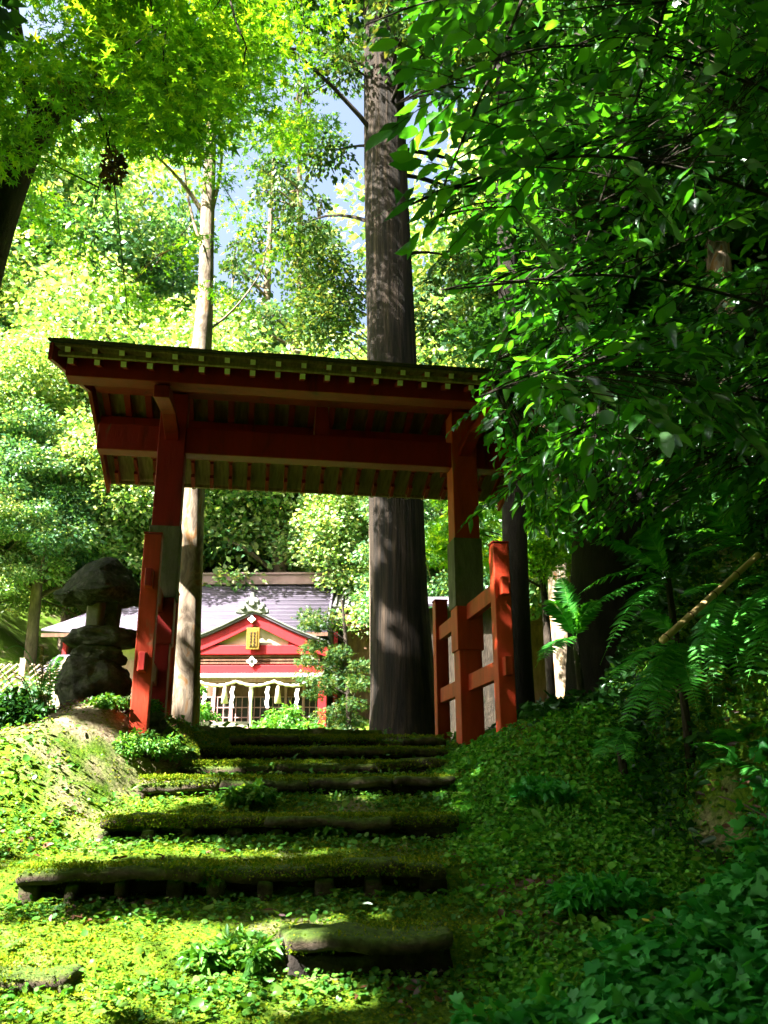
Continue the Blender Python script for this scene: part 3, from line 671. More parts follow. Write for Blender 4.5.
# things hung on or set before the hall
rope = MB(); pts = []; rad = []
for k in range(61):
    px = 186 + (306-186)*k/60; sag = 4.2*abs(math.sin(PI*(px-198)/38.)) if 198 < px < 304 else 1
    x, z = sp(px, 681.5+sag, SY-1.1); pts.append((x + .0, SY-1.1, z)); rad.append(.042 + .010*math.sin(k*1.9))
rope.tube(pts, rad, 8); tag(rope.build('sacred_rope', M['straw'], None, 0, True), 'thick twisted straw rope hung in shallow loops across the shrine porch', 'rope')
for n_, px in enumerate((206, 233.5, 268.5, 298)):
    z0 = sp(px, 686 if n_ < 3 else 688, SY-1.12)[1]; x = sp(px, 690, SY-1.12)[0]; b = MB(); cx = x
    for k in range(4):
        dx = (.045 if k % 2 else -.045); zt = z0 - .02 - k*.14
        b.add([(cx-.048, SY-1.18-.01*k, zt), (cx+.048, SY-1.18-.01*k, zt), (cx+.048+dx, SY-1.18-.01*k, zt-.17), (cx-.048+dx, SY-1.18-.01*k, zt-.17),
               (cx-.048, SY-1.176-.01*k, zt), (cx+.048, SY-1.176-.01*k, zt), (cx+.048+dx, SY-1.176-.01*k, zt-.17), (cx-.048+dx, SY-1.176-.01*k, zt-.17)], [(0,1,2,3), (7,6,5,4), (0,4,5,1), (1,5,6,2), (2,6,7,3), (3,7,4,0)])
        cx += dx
    lab = ['white zigzag paper streamer on the rope, nearest the pale tree trunk', 'white zigzag paper streamer on the rope, just past the first straw tassel', 'white zigzag paper streamer on the rope, just past the long bell cord', 'white zigzag paper streamer on the rope, nearest the red porch column'][n_]
    tag(b.build('paper_streamer', M['white']), lab, 'paper streamer', 'paper streamers on the shrine rope')
for n_, px in enumerate((225, 278)):
    x, z0 = sp(px, 686, SY-1.1); b = MB(); b.tube([(x, SY-1.1, z0), (x, SY-1.1, z0-.12), (x+.01, SY-1.1, z0-.48)], [.035, .06, .1], 10)
    tag(b.build('straw_tassel', M['straw'], None, 0, True), ['straw tassel hanging from the rope between the two paper streamers near the pale trunk', 'straw tassel hanging from the rope above the bright green shrub'][n_], 'tassel', 'straw tassels on the shrine rope')
x, z0 = sp(251.5, 684, SY-1.0); x2, z1 = sp(250.5, 733, SY-1.0); b = MB()
b.tube([(x, SY-1.0, z0), (x, SY-1.0, z0-.25), (x, SY-1.0, z0-.5), (x2, SY-1.0, z1)], [.035, .065, .038, .038], 10)
tag(b.build('bell_cord', M['white'], None, 0, True), 'thick white bell cord hanging at the middle of the shrine porch', 'cord')
xa, za = sp(237, 727, SY-.9); xb, _ = sp(251, 727, SY-.9); b = MB()
box_ = tag(empty('offering_box', ((xa+xb)/2, SY-.9, 0)), 'small pinkish wooden offering box below the white bell cord', 'offering box')
hw_ = (xb-xa)/2; b.box(-hw_, hw_, -.2, .2, gz((xa+xb)/2, SY-.9)-.02, za-.03); b.build('box_body', M['pink_wood'], box_, .01)
b = MB()
for k in range(6): b.box(-hw_-.01+.0, hw_+.01, -.2+k*.075, -.17+k*.075, za-.029, za+.01)
b.build('box_slats', M['pink_wood'], box_)

# neighbouring hall behind the cedar
AY = 28.0
ax0 = at(333, 590, AY)[0]; ann = tag(empty('side_hall', (ax0, AY, 0)), 'brown side hall with a dark tiled roof, partly behind the tall cedar', 'hall')
def az(py, Y): return float(at(380, py, Y)[2])
ae, ar = az(606, AY), az(583, AY+2.4)
b = MB(); W_ = 8.5
b.add([(0, 0, ae), (W_, 0, ae), (W_, 2.4, ar), (0, 2.4, ar), (W_, 4.8, ae), (0, 4.8, ae)], [(0,1,2,3), (3,2,4,5)])
ro = b.build('roof', M['roof_tile'], ann); md = ro.modifiers.new('s', 'SOLIDIFY'); md.thickness = .1
b = MB()
for k in range(42): b.tube([(.1+k*.2, -.02, ae+.06), (.1+k*.2, 2.35, ar+.03)], [.035, .035], 6)
b.build('tile_ribs', M['roof_tile'], ro, 0, True)
b = MB(); b.box(-.1, W_, 2.2, 2.6, ar-.02, ar+.22); b.box(-.16, W_, 2.12, 2.68, ar+.221, ar+.3); b.build('roof_ridge', M['roof_tile'], ro, .02)
b = MB(); b.box(-.18, .22, 2.1, 2.7, ar+.1, ar+.62); b.build('ridge_ornament', M['roof_tile'], ro, .06)
gb = gz(ax0+1, AY)
b = MB(); b.box(.5, W_-.3, .7, .8, gb-.1, ae+.1); b.box(.5, .6, .8, 4.2, gb-.1, ae+.1); b.build('wall', M['brown_wood'], ann)
for k in range(6): b = MB(); b.box(.45+k*1.3, .60+k*1.3, .6, .69, gb-.1, ae+.0); b.build('column', M['brown_wood'], ann)
for k in range(3): b = MB(); b.box(.1, W_-.2, .05+.0*k, .12, ae-.32-k*.16, ae-.26-k*.16); b.build('rail', M['brown_wood'], ann)
# roof sheet seen at the right of the cedar: low outbuilding
OY = 17.0; b = MB(); x0_, z0_ = at(424, 590, OY)[0], at(424, 598, OY)[2]; x1_ = at(520, 590, OY)[0]
out_ = tag(empty('outbuilding', (x0_, OY, 0)), 'low weathered shed with a pale grey roof, between the cedar and the gate post', 'shed'); wd = x1_-x0_
b.add([(-.6, 0, z0_-.12), (wd, 0, z0_-.12), (wd, 1.2, z0_+.28), (-.6, 1.2, z0_+.28)], [(0,1,2,3)]); o = b.build('roof', M['roof_metal'], out_); o.modifiers.new('s', 'SOLIDIFY').thickness = .05
b = MB(); b.box(-.4, wd-.1, .3, 1.2, gz(x0_, OY)-.3, z0_-.14); b.build('wall', M['dark_bark'], out_)
# split bamboo lattice fence far left and a low white wall
LYF = 16.0; p0, p1 = at(-60, 690, LYF), at(62, 690, LYF)
fe = tag(empty('lattice_fence', (p0[0], LYF, 0)), 'leaning lattice fence of pale crossed strips beyond the stone lantern', 'fence')
ln = p1[0]-p0[0]; zt_ = at(0, 664, LYF)[2]; zg = gz(p0[0]+1, LYF)-.1
b = MB(); k = -2.0
while k < ln:
    b.beam((max(k, 0), -.02, zg + max(0, -k)*.9), (min(k+(zt_-zg)*1.1, ln), -.02, zg+min((zt_-zg), (ln-k)*.9)), .025, .035, (0, 1, 0)); b.beam((min(k+(zt_-zg)*1.1, ln), .03, zg+max(0, (zt_-zg)-(max(0, (k+(zt_-zg)*1.1)-ln))/1.1*0)), (max(k, 0), .03, zt_), .025, .035, (0, 1, 0)) if False else None
    b.beam((min(max(k+(zt_-zg)*1.1, 0), ln), .03, zg), (min(max(k, 0), ln), .03, zt_), .025, .035, (0, 1, 0)); k += .14
b.build('lattice_panel', M['lattice'], fe)
for k in range(4): b = MB(); x = ln*k/3; b.box(x-.05, x+.05, -.09, -.035, zg-.2, zt_+.1); b.build('post', M['lattice'], fe)
WY = 19.0; p0, p1 = at(44, 690, WY), at(80, 690, WY)
wl = tag(empty('storage_hut', (p0[0], WY, 0)), 'small white plastered hut with a pale roof, just beyond the stone lantern', 'hut'); ln = p1[0]-p0[0]
zt_ = at(60, 668, WY)[2]; b = MB(); b.box(.15, ln-.1, 0, 1.6, gz(p0[0], WY)-.3, zt_-.05); b.build('wall', M['white'], wl)
b = MB(); b.add([(-.1, -.3, zt_-.1), (ln+.1, -.3, zt_-.1), (ln+.1, .9, zt_+.42), (-.1, .9, zt_+.42), (ln+.1, 2.1, zt_-.1), (-.1, 2.1, zt_-.1)], [(0,1,2,3), (3,2,4,5)]); o = b.build('roof', M['roof_metal'], wl); o.modifiers.new('s', 'SOLIDIFY').thickness = .06

# ------------------------------------------------------------------ trees
def bez(a, b_, c, n):
    a, b_, c = map(np.array, (a, b_, c)); t = np.linspace(0, 1, n)[:, None]; return (1-t)**2*a + 2*t*(1-t)*b_ + t*t*c
def trunk_mesh(pts, rad, n=28, rough=.05, seed=0, ridges=0, res=.12):
    """trunk as one tube with uneven bark relief"""
    pts = np.array(pts, float); L_ = np.concatenate([[0], np.cumsum(np.linalg.norm(np.diff(pts, axis=0), axis=1))])
    m_ = max(6, int(L_[-1]/res)); tt = np.linspace(0, L_[-1], m_)
    P = np.stack([np.interp(tt, L_, pts[:, k]) for k in range(3)], 1)
    # soften the corners
    for _ in range(6): P[1:-1] = (P[:-2]+2*P[1:-1]+P[2:])/4
    R_ = np.interp(tt, L_, rad); V = []
    D = np.gradient(P, axis=0); D = unit(D); X = unit(np.cross(D, np.array([0, 1.0, .02]))); Y = np.cross(D, X)
    a = np.linspace(0, 2*PI, n, endpoint=False)
    g = np.random.default_rng(seed+1); prof_ = np.zeros((m_, n))
    for k in range(5): prof_ += np.sin(a[None, :]*g.integers(1, 5) + tt[:, None]*g.uniform(.2, 1.6)/max(R_.mean()*3, .1)*.3 + g.uniform(0, 6))*.35
    if ridges:
        for k in range(4):
            f_ = g.integers(ridges//2, ridges); prof_ += .55*np.abs(np.sin(a[None, :]*f_/2.0 + .8*np.sin(tt[:, None]*g.uniform(.6, 1.5)+g.uniform(0, 6)) + g.uniform(0, 6)))
    rr = R_[:, None]*(1 + rough*prof_)
    V = P[:, None, :] + rr[..., None]*(np.cos(a)[None, :, None]*X[:, None, :] + np.sin(a)[None, :, None]*Y[:, None, :])
    i_ = np.arange(m_-1)[:, None]*n; k_ = np.arange(n)[None, :]
    f = np.stack([i_+k_, i_+(k_+1) % n, i_+n+(k_+1) % n, i_+n+k_], -1)
    me = raw_mesh('trunk', V.reshape(-1, 3), f, 4); smooth(me); return me
def limbs_mesh(segs, n=6):
    b = MB()
    for pts, r0, r1 in segs:
        k = len(pts); b.tube(pts, [r0 + (r1-r0)*i/(k-1) for i in range(k)], n)
    me = bpy.data.meshes.new('limbs'); me.from_pydata(b.v, [], b.f); smooth(me); return me
def spray(c, r, n, flat=.35, size=.1, sj=.35, up=.7, droop=.25, T=None, tilt=None):
    """n leaves in a flattened clump: positions, axes, normals, sizes"""
    d = unit(rnd(n)); rad = rng.uniform(0, 1, (n, 1))**.45
    P = d*rad*np.array([r, r, r*flat])
    A = unit(P*np.array([1, 1, .3]) + rnd(n, r*.35)); A[:, 2] -= droop; P[:, 2] -= .25*(P[:, 0]**2+P[:, 1]**2)/max(r, .01)*droop*2
    N = rnd(n, 1-up*.75) + np.array([0, 0, 1.0])*up
    if tilt is not None: P = P @ tilt.T; A = A @ tilt.T; N = N @ tilt.T
    return P + np.array(c), A, N, size*np.exp(rng.normal(0, sj*.6, n))
def cat(L_): return [np.concatenate([l[i] for l in L_]) for i in range(4)]

def crown_tree(name, label, cate, group, loc, trunk_pts, trunk_rad, clumps, lm, bark, T=T_RHOMB, limb_r=.03, ridges=0, rough=.05, keep=None, cname='crown', rz=0, extra_segs=None):
    """clumps: (centre, r, n, kwargs) in local coordinates"""
    root = tag(empty(name, loc, rz), label, cate, group)
    link('trunk', trunk_mesh(trunk_pts, trunk_rad, seed=len(clumps), ridges=ridges, rough=rough), M[bark], root)
    tp = np.array(trunk_pts); segs = list(extra_segs or [])
    L_ = np.concatenate([[0], np.cumsum(np.linalg.norm(np.diff(tp, axis=0), axis=1))])
    dense = np.stack([np.interp(np.linspace(0, L_[-1], 60), L_, tp[:, k]) for k in range(3)], 1)
    out_ = []
    for (c, r, n, kw) in clumps:
        c = np.array(c, float)
        if limb_r and (keep is None or keep(np.array([c + np.array(loc)]))[0]):
            dz = c[2] - dense[:, 2]; hor = np.linalg.norm(dense[:, :2]-c[:2], axis=1)
            cost = np.abs(dz - hor*.45); a = dense[int(np.argmin(cost))]
            if extra_segs:
                nd = np.concatenate([np.array(q[0]) for q in extra_segs] + [dense[int(len(dense)*.75):]])
                if len(segs) > len(extra_segs): nd = np.concatenate([nd] + [np.array(q[0])[3:] for q in segs[len(extra_segs):]])
                a = nd[int(np.argmin(np.linalg.norm(nd-c, axis=1)))]
            mid = (a+c)/2 + np.array([0, 0, .12*np.linalg.norm(c-a)]) + rnd(1, .06*np.linalg.norm(c-a))[0]
            segs.append((bez(a, mid, c, 7), limb_r*(.5+.35*np.linalg.norm(c-a)**.5), limb_r*.18))
        out_.append(spray(c, r, n, **kw))
    if segs: link('limbs', limbs_mesh(segs, 5), M[bark], root)
    P, A, N, S = cat(out_)
    if keep is not None:
        k = keep(P + np.array(loc)); P, A, N, S = P[k], A[k], N[k], S[k]
    link(cname, leaf_mesh(cname, P, A, N, S, T), M[lm], root)
    return root
def copy_tree(root, loc, rz, sc_, label, group=None):
    r = root.copy(); C.objects.link(r); r.location = loc; r.rotation_euler = (0, 0, rz); r.scale = (sc_, sc_, sc_); r['label'] = label
    if group: r['group'] = group
    for ch in list(root.children):
        c = ch.copy(); C.objects.link(c); c.parent = r
    return r
# --- sunlight gaps cut into crowns; unseen canopy trees are added to shade the right side
SV = np.array(SUN)
def hit_plane(P, z): t = (P[:, 2]-z)/SV[2]; return P - t[:, None]*SV
def in_ell(x, y, cx_, cy_, rx_, ry_, rot=0):
    c, s = math.cos(rot), math.sin(rot); dx, dy = x-cx_, y-cy_; return ((dx*c+dy*s)/rx_)**2 + ((-dx*s+dy*c)/ry_)**2
LIT = [(330,850,.3,.06), (300,798,.25,.05), (300,925,.3,.06), (390,912,.2,.03), (140,960,.25,.15), (70,884,.3,.08), (180,846,.35,.08), (270,803,.2,.04), (110,770,.55,.30), (60,790,.45,.3), (160,752,.3,.15), (30,830,.45,.25), (70,858,.35,.13), (15,890,.3,.2), (200,800,.5,.13), (200,824,.35,.1), (130,850,.55,.14), (240,857,.3,.07), (345,862,.2,.04),
       (200,752,.3,.12), (290,768,.3,.06), (40,872,.2,.1), (100,930,.65,.15), (250,925,.4,.09), (340,915,.3,.05), (60,1000,.55,.22), (200,1000,.5,.2), (265,960,.28,.13), (20,945,.3,.15), (370,803,.14,.04), (400,832,.12,.04), (330,985,.2,.06), (430,912,.15,.04), (270,742,.3,.05)]
LITP = {(a, b): (lambda Y: (float(at(a, b, Y)[0]), Y, float(at(a, b, Y)[2])))(Yg(a, b, 2.6)) for (a, b, c, d) in LIT}
def keep_shade(P):
    """False where a leaf would shade a spot that the sun reaches in the place"""
    kp = np.ones(len(P), bool)
    for (px, py, rx_, ry_) in LIT:
        p = LITP[(px, py)]; Q = hit_plane(P, p[2]); x, y = Q[:, 0], Q[:, 1]
        kp &= ~(in_ell(x, y, p[0], p[1], rx_*1.2, ry_*1.25) + fbm2(x, y, 5.0, 5, 3)*.4 < 1)
    # pale trunk, lantern mound, right gate posts (side light), left board
    def beam(p0, r, k=.4):
        nonlocal kp
        d = P - np.array(p0); tt = d @ SV; q = d - tt[:, None]*SV; w2 = fbm2(P[:, 0]+P[:, 2], P[:, 1], 4.5, 8, 2); kp &= ~((np.linalg.norm(q, axis=1) + w2*r*k < r) & (tt > 0))
    for z in np.arange(-.1, 2.6, .25): beam((-2.0, 8.6, z), .34, .7)
    for z in (.0, .35, .7, 1.1, 1.5, 1.9): beam((.68, 7.15, z), .17, .3)
    for z in (.2, .5): beam((-1.62, 5.8, z), .16, .9)
    beam((-1.85, 8.6, 4.6), .6, .5); beam((-1.85, 8.6, 3.9), .5, .6); beam((-1.85, 8.6, 5.3), .4, .6); beam((.25, 9.5, 1.0), .2, .6)
    return kp

# --- tall cedar behind the gate
CY = 9.6; f0 = at(405, 736, CY)
def cl(px, py, Y): p = at(px, py, Y); return (p[0]-f0[0], Y-CY, p[2]-f0[2])
cedar_pts = [cl(407, 745, CY), cl(404, 700, CY), cl(399, 600, CY), cl(395, 480, CY), cl(391, 340, CY), cl(386, 180, CY), cl(383, 20, CY), cl(380, -160, CY), cl(378, -600, CY)]
cr = [.40, .35, .31, .30, .285, .27, .26, .245, .18]
clumps = []
for k in range(26):
    z = rng.uniform(9, 19); a = rng.uniform(0, 2*PI); r = rng.uniform(1.0, 3.0)
    clumps.append(((cedar_pts[-2][0] + math.cos(a)*r, math.sin(a)*r + .3, z - r*.25), .8, 700, dict(size=.10, flat=.5, droop=.9)))
for (px, py, Y) in ((440, 40, 9.2), (460, 260, 10.4), (330, 150, 10.2), (300, 225, 10.6), (450, 190, 10.5), (340, 60, 9.4), (430, 320, 10.6)):
    c = cl(px, py, Y); clumps.append((c, .42, 420, dict(size=.07, flat=.5, droop=.9)))
big = crown_tree('cedar_tree', 'tall straight cedar with dark furrowed bark directly behind the gate roof', 'tree', None, (f0[0], CY, f0[2]-.03), cedar_pts, cr, clumps, 'l_cedar', 'cedar', ridges=26, rough=.035, limb_r=.035)

# --- pale barked tree, left
TY = 8.6; f1 = at(182, 748, TY)
def tl(px, py, Y=TY): p = at(px, py, Y); return (p[0]-f1[0], Y-TY, p[2]-f1[2])
pts = [tl(181, 756), tl(183, 735), tl(186, 640), tl(191, 500), tl(199, 380), tl(206, 300), tl(207, 220), tl(212, 120), tl(216, 20), tl(220, -120)]
rd = [.175, .16, .15, .135, .125, .09, .085, .05, .04, .03]
xs_ = [(bez(tl(206, 220), tl(190, 185), tl(150, 150, 8.2), 8), .035, .012), (bez(tl(150, 150, 8.2), tl(130, 120, 8.1), tl(110, 60, 8.0), 6), .014, .006),
       (bez(tl(208, 225), tl(225, 170), tl(222, 130, 8.8), 8), .028, .010), (bez(tl(208, 330), tl(240, 310), tl(262, 270, 8.9), 8), .016, .006), (bez(tl(207, 260), tl(180, 200), tl(182, 110, 8.8), 8), .022, .008)]
clumps = []
for (px, py, Y, r, n) in ((203, 245, 8.0, .22, 90), (212, 290, 8.1, .18, 60), (205, 175, 8.1, .4, 260), (190, 130, 8.0, .45, 320), (225, 110, 8.1, .45, 320), (215, 60, 8.0, .5, 380), (228, 255, 8.3, .28, 110), (185, 285, 8.4, .25, 90), (120, 200, 8.2, .45, 300), (150, 130, 8.0, .5, 300), (170, 250, 8.8, .42, 230), (250, 150, 8.9, .5, 150), (270, 240, 9.0, .4, 80), (235, 75, 8.6, .6, 330), (175, 50, 8.4, .6, 400), (130, 290, 9.0, .45, 250), (240, 215, 9.2, .35, 140), (160, 310, 9.2, .35, 160), (240, 305, 9.1, .35, 150), (60, 230, 8.4, .5, 260), (95, 150, 8.0, .55, 300), (300, 60, 8.8, .5, 150), (290, 130, 9.0, .4, 90)):
    clumps.append((tl(px, py, Y), r, n, dict(size=.055, flat=.45)))
for k in range(24):
    a = rng.uniform(0, 2*PI); r = rng.uniform(.5, 2.4); clumps.append(((.4+math.cos(a)*r, .2+math.sin(a)*r, rng.uniform(8.2, 11.5)), .6, 350, dict(size=.07, flat=.4)))
pale = crown_tree('pale_tree', 'slender pale barked tree with orange patches in front of the shrine hall', 'tree', None, (f1[0], TY, f1[2]), pts, rd, clumps, 'l_maple', 'pale_bark', T=T_STAR, limb_r=.012, extra_segs=xs_, rough=.085, keep=keep_shade)

# --- maple overhanging from the left edge
MY = 6.6; mb_ = (-4.7, 6.9, gz(-4.7, 6.9))
def ml(px, py, Y): p = at(px, py, Y); return (p[0]-mb_[0], p[1]-mb_[1], p[2]-mb_[2])
pts = [(0, 0, -.1), (.1, -.05, 1.2), (.25, -.1, 2.4), ml(-48, 380, MY), ml(-24, 280, MY), ml(-2, 205, MY), ml(30, 132, MY), ml(70, 92, MY-.1), ml(110, 78, MY-.3), ml(150, 60, MY-.5)]
rd = [.30, .27, .25, .22, .20, .19, .15, .08, .045, .02]
xs_ = [(bez(ml(18, 170, MY), ml(40, 130, 6.4), ml(75, 95, 6.1), 7), .075, .035), (bez(ml(60, 110, 6.4), ml(120, 90, 6.2), ml(200, 82, 6.2), 9), .028, .008), (bez(ml(75, 95, 6.1), ml(110, 60, 5.6), ml(170, 20, 5.2), 8), .014, .005),
       (bez(ml(38, 128, MY), ml(20, 60, 6.3), ml(10, -30, 6.0), 8), .07, .03), (bez(ml(80, 95, 6.2), ml(104, 100, 6.1), ml(112, 165, 6.1), 8), .014, .007), (bez(ml(112, 165, 6.1), ml(120, 230, 6.1), ml(129, 330, 6.1), 9), .006, .003),
       (bez(ml(110, 130, 6.1), ml(98, 200, 6.1), ml(79, 262, 6.1), 8), .005, .002), (bez(ml(-4, 260, MY), ml(-20, 200, 6.4), ml(-60, 100, 6.0), 7), .09, .05), (bez(ml(225, -30, 5.6), ml(232, 20, 5.5), ml(243, 38, 5.5), 6), .012, .007),
       (bez(ml(129, 250, 6.1), ml(150, 225, 6.2), ml(166, 205, 6.3), 6), .003, .002)]
clumps = []
r_ = random.Random(5)
for k in range(105):
    px, py = r_.uniform(-60, 262), r_.uniform(-90, 150)
    lim = 150 - max(0, px-60)*.12 if px < 200 else 118 - (px-200)*.45
    if py > lim: py = lim*r_.uniform(.1, .95)
    Y = r_.uniform(5.1, 7.6); clumps.append((ml(px, py, Y), r_.uniform(.28, .46), 250 if px < 190 else 130, dict(size=.062, flat=.22, up=.85, droop=.2)))
for k in range(60):    # the crown carries on above and beside the picture
    c = (r_.uniform(-2.2, 3.9), r_.uniform(-2.6, 1.2), r_.uniform(5.8, 8.2)); q = (c[0]+mb_[0], c[1]+mb_[1], c[2]+mb_[2])
    clumps.append((c, r_.uniform(.4, .65), 230, dict(size=.08, flat=.25, up=.85)))
# tuft of dead twigs caught on the hanging vine
maple = crown_tree('maple_tree', 'bright green maple leaning in from the edge with hanging vines', 'tree', None, mb_, pts, rd, clumps, 'l_maple', 'dark_bark', T=T_STAR, limb_r=.010, extra_segs=xs_, rough=.09, keep=keep_shade)
P, A, N, S = cat([spray(ml(114, 168, 6.1), .09, 260, flat=2.2, size=.05, up=.1), spray(ml(72, 98, 6.3), .16, 420, flat=1, size=.06, up=.1), spray(ml(104, 95, 6.1), .07, 150, flat=1, size=.05, up=.1)])
link('dead_twig_clump', leaf_mesh('dead_twig_clump', P, A, N, S, T_RHOMB), M['l_dead'], maple)

def shade_tree(label, loc, h, cr_, n, zs, size=.16, off=(0, 0), lr=.03):  # unseen tree added to shade the gate and the right side
    g = random.Random(int(loc[0]*10)); cl_ = []
    for k in range(n):
        a = g.uniform(0, 2*PI); r = cr_*g.random()**.5; z = g.uniform(*zs) + .0; cl_.append(((math.cos(a)*r + off[0], math.sin(a)*r + off[1], z), g.uniform(.6, 1.0), 330, dict(size=size, flat=.4, up=.6)))
    return crown_tree('shade_canopy_tree', label, 'tree', 'unseen canopy trees added for shade beside the approach', loc, [(0, 0, -.2), (.1, 0, h*.4), (-.1, .1, h*.8), (0, 0, h)], [.32, .26, .16, .05], cl_, 'l_dark', 'dark_bark', limb_r=lr, keep=keep_shade)
shade_tree('unseen broad canopy tree with dark leaves, added for shade left of the approach', (-3.6, .2, gz(-3.6, .2)), 9.5, 3.6, 88, (5.0, 9.5), off=(-2.0, 2.0), lr=.008)
shade_tree('tall unseen canopy tree added for shade behind the viewer', (-3.2, -1.9, gz(-3.2, -1.9)), 10, 3.6, 110, (6.0, 10), lr=.012)
shade_tree('leafy unseen canopy tree added for shade farther left of the approach steps', (-10.5, 5.2, gz(-10.5, 5.2)), 11, 3.4, 62, (6.5, 12), off=(1.0, -1.0), lr=.01)

# dense trees added round the viewer to block sky light, mostly unseen: copies of one
gg = random.Random(77); cl_ = []
for k in range(150):
    a = gg.uniform(0, 2*PI); q = gg.uniform(.4, 1.0); ph = math.acos(gg.uniform(-.9, 1)); cl_.append(((math.sin(ph)*math.cos(a)*3.4*q, math.sin(ph)*math.sin(a)*3.4*q, 6.2+math.cos(ph)*5.2*q), 1.1, 170, dict(size=.34, flat=.6, up=.3)))
forest = crown_tree('forest_tree', 'dense forest tree added for shade behind the viewer, thick with dark leaves', 'tree', 'forest trees around the approach', (-3, -7, gz(-3, -7)), [(0, 0, -.3), (.1, 0, 4), (-.1, .1, 8), (0, 0, 11)], [.34, .28, .18, .06], cl_, 'l_dark', 'dark_bark', limb_r=.05)
for k, (x, y, s_, lab) in enumerate(((2.5, -6, 1.1, 'dense forest tree added for shade right behind the viewer'), (7.5, -3, 1.15, 'dense forest tree added for shade behind and well to one side of the ivy bank'), (9.0, 3.0, 1.2, 'dense forest tree added for shade high on the fern bank beside the broad leaved tree'), (-8, -6, 1.0, 'dense forest tree added for shade behind the canopy trees of the approach'),
        (-.5, -10, 1.4, 'dense forest tree added for shade farthest behind the viewer'), (7.5, 8.5, 1.1, 'dense forest tree up the bank beyond the black trunk'), (10, 14, 1.2, 'dense forest tree far up the bank past the ferns'), (5.2, 13.5, .95, 'dense forest tree standing beyond the dark slim tree'), (4.6, .2, .9, 'dense forest tree added for shade leaning over the ivy'), (-15, -6, 1.2, 'dense forest tree added for shade far out beside the approach'))):
    copy_tree(forest, (x, y, gz(x, y)), k*1.3, s_, lab)

# --- broad-leaved tree reaching in from the right, close to the viewer
BY = (3.3, 3.6); bb = (BY[0], BY[1], gz(*BY))
def bl(px, py, Y): p = at(px, py, Y); return np.array((p[0]-bb[0], p[1]-bb[1], p[2]-bb[2]))
br_px = [[(830,120,4.2),(700,60,3.9),(580,40,3.5),(480,60,3.2),(395,105,3.0)], [(830,220,4.0),(700,170,3.7),(590,150,3.4),(500,170,3.15),(410,205,2.95)],
         [(840,330,4.4),(720,290,4.0),(600,270,3.7),(500,285,3.5),(440,290,3.3)], [(840,420,4.6),(720,390,4.2),(620,370,3.9),(540,375,3.7),(470,400,3.6)],
         [(820,-60,4.0),(680,-40,3.6),(560,-20,3.2),(440,-5,3.0),(365,25,2.9)], [(850,480,4.8),(740,460,4.4),(650,440,4.2),(580,430,4.1)],
         [(810,60,5.5),(690,130,5.2),(600,210,5.0),(520,300,4.9),(490,380,4.9)], [(850,300,5.8),(740,330,5.4),(640,340,5.2),(560,330,5.0)],
         [(560,-120,3.4),(520,10,3.2),(470,120,3.1),(430,220,3.05)], [(700,-120,4.3),(650,60,4.1),(600,200,4.0),(560,320,4.0)]]
root = tag(empty('broadleaf_tree', bb), 'broad leaved tree with long glossy leaves reaching in over the right of the steps', 'tree')
link('trunk', trunk_mesh([(0,0,-.3),(.15,.1,1.0),(.1,.3,2.4),(.3,.4,4.2),(.5,.6,6.0)], [.2,.17,.14,.11,.07], seed=3), M['dark_bark'], root)
segs = []; nodes = []
for br in br_px:
    p = np.array([bl(*q) for q in br]); st = np.array([.15, .2, p[0][2]*.8]); p = np.vstack([st, p])
    L_ = np.linspace(0, 1, len(p)); tt = np.linspace(0, 1, 22); q = np.stack([np.interp(tt, L_, p[:, k]) for k in range(3)], 1)
    for _ in range(4): q[1:-1] = (q[:-2]+2*q[1:-1]+q[2:])/4
    segs.append((q, .014, .003)); nodes.append(q[5:])
nodes = np.concatenate(nodes)
PL, AL, NL, SL_ = [], [], [], []
def twig_leaves(base, tip, n, size, n_up=.8):
    d = tip-base; L = np.linalg.norm(d); d = d/L; side = np.cross(d, [0, 0, 1.0]); side /= max(np.linalg.norm(side), 1e-6)
    for k in range(n):
        f = (k+1.2)/n; p = base + d*L*f + np.array([0, 0, -.10*L*f*f]); s_ = 1 if k % 2 else -1
        ax = d*rng.uniform(.5, .9) + side*s_*rng.uniform(.6, 1.0) + np.array([0, 0, rng.uniform(-.45, .05)])
        if k == n-1: ax = d + np.array([0, 0, -.3])
        PL.append(p); AL.append(ax); NL.append(np.array([0, 0, n_up]) + rng.normal(0, .3, 3)); SL_.append(size*rng.uniform(.65, 1.15))
g = random.Random(21)
def edge_x(py):       # left limit of the foliage mass in the photo
    return float(np.interp(py, [-60, 0, 60, 110, 180, 240, 300, 360, 420, 480, 520], [372, 368, 400, 402, 420, 440, 470, 490, 500, 530, 590]))
def add_twig(px, py, Y, n, size, ln=.34, ok=True):
    tip = bl(px, py, Y); d_ = np.linalg.norm(nodes - tip, axis=1); near = nodes[int(np.argmin(d_))]
    dirn = tip-near; L = np.linalg.norm(dirn)
    dr = unit(dirn*1.0 + np.array([-.32, -.05, -.16])*1.0)*ln
    base = tip - dr
    segs.append((bez(near, (near+base)/2 + np.array([0, 0, .04]), base, 4), .004, .003)); segs.append((np.array([base, (base+tip)/2 + np.array([0, 0, -.01]), tip + np.array([0, 0, -.1*ln])]), .003, .0015))
    twig_leaves(base, tip, n, size)
for k in range(300):
    py = g.uniform(-60, 470); e = edge_x(py); px = e + (790-e)*g.random()**1.25; Y = g.uniform(2.9, 4.6)
    if py > 330 and px < 640: Y = g.uniform(3.6, 4.8)
    add_twig(px, py, Y, g.randint(7, 11), g.uniform(.09, .14))
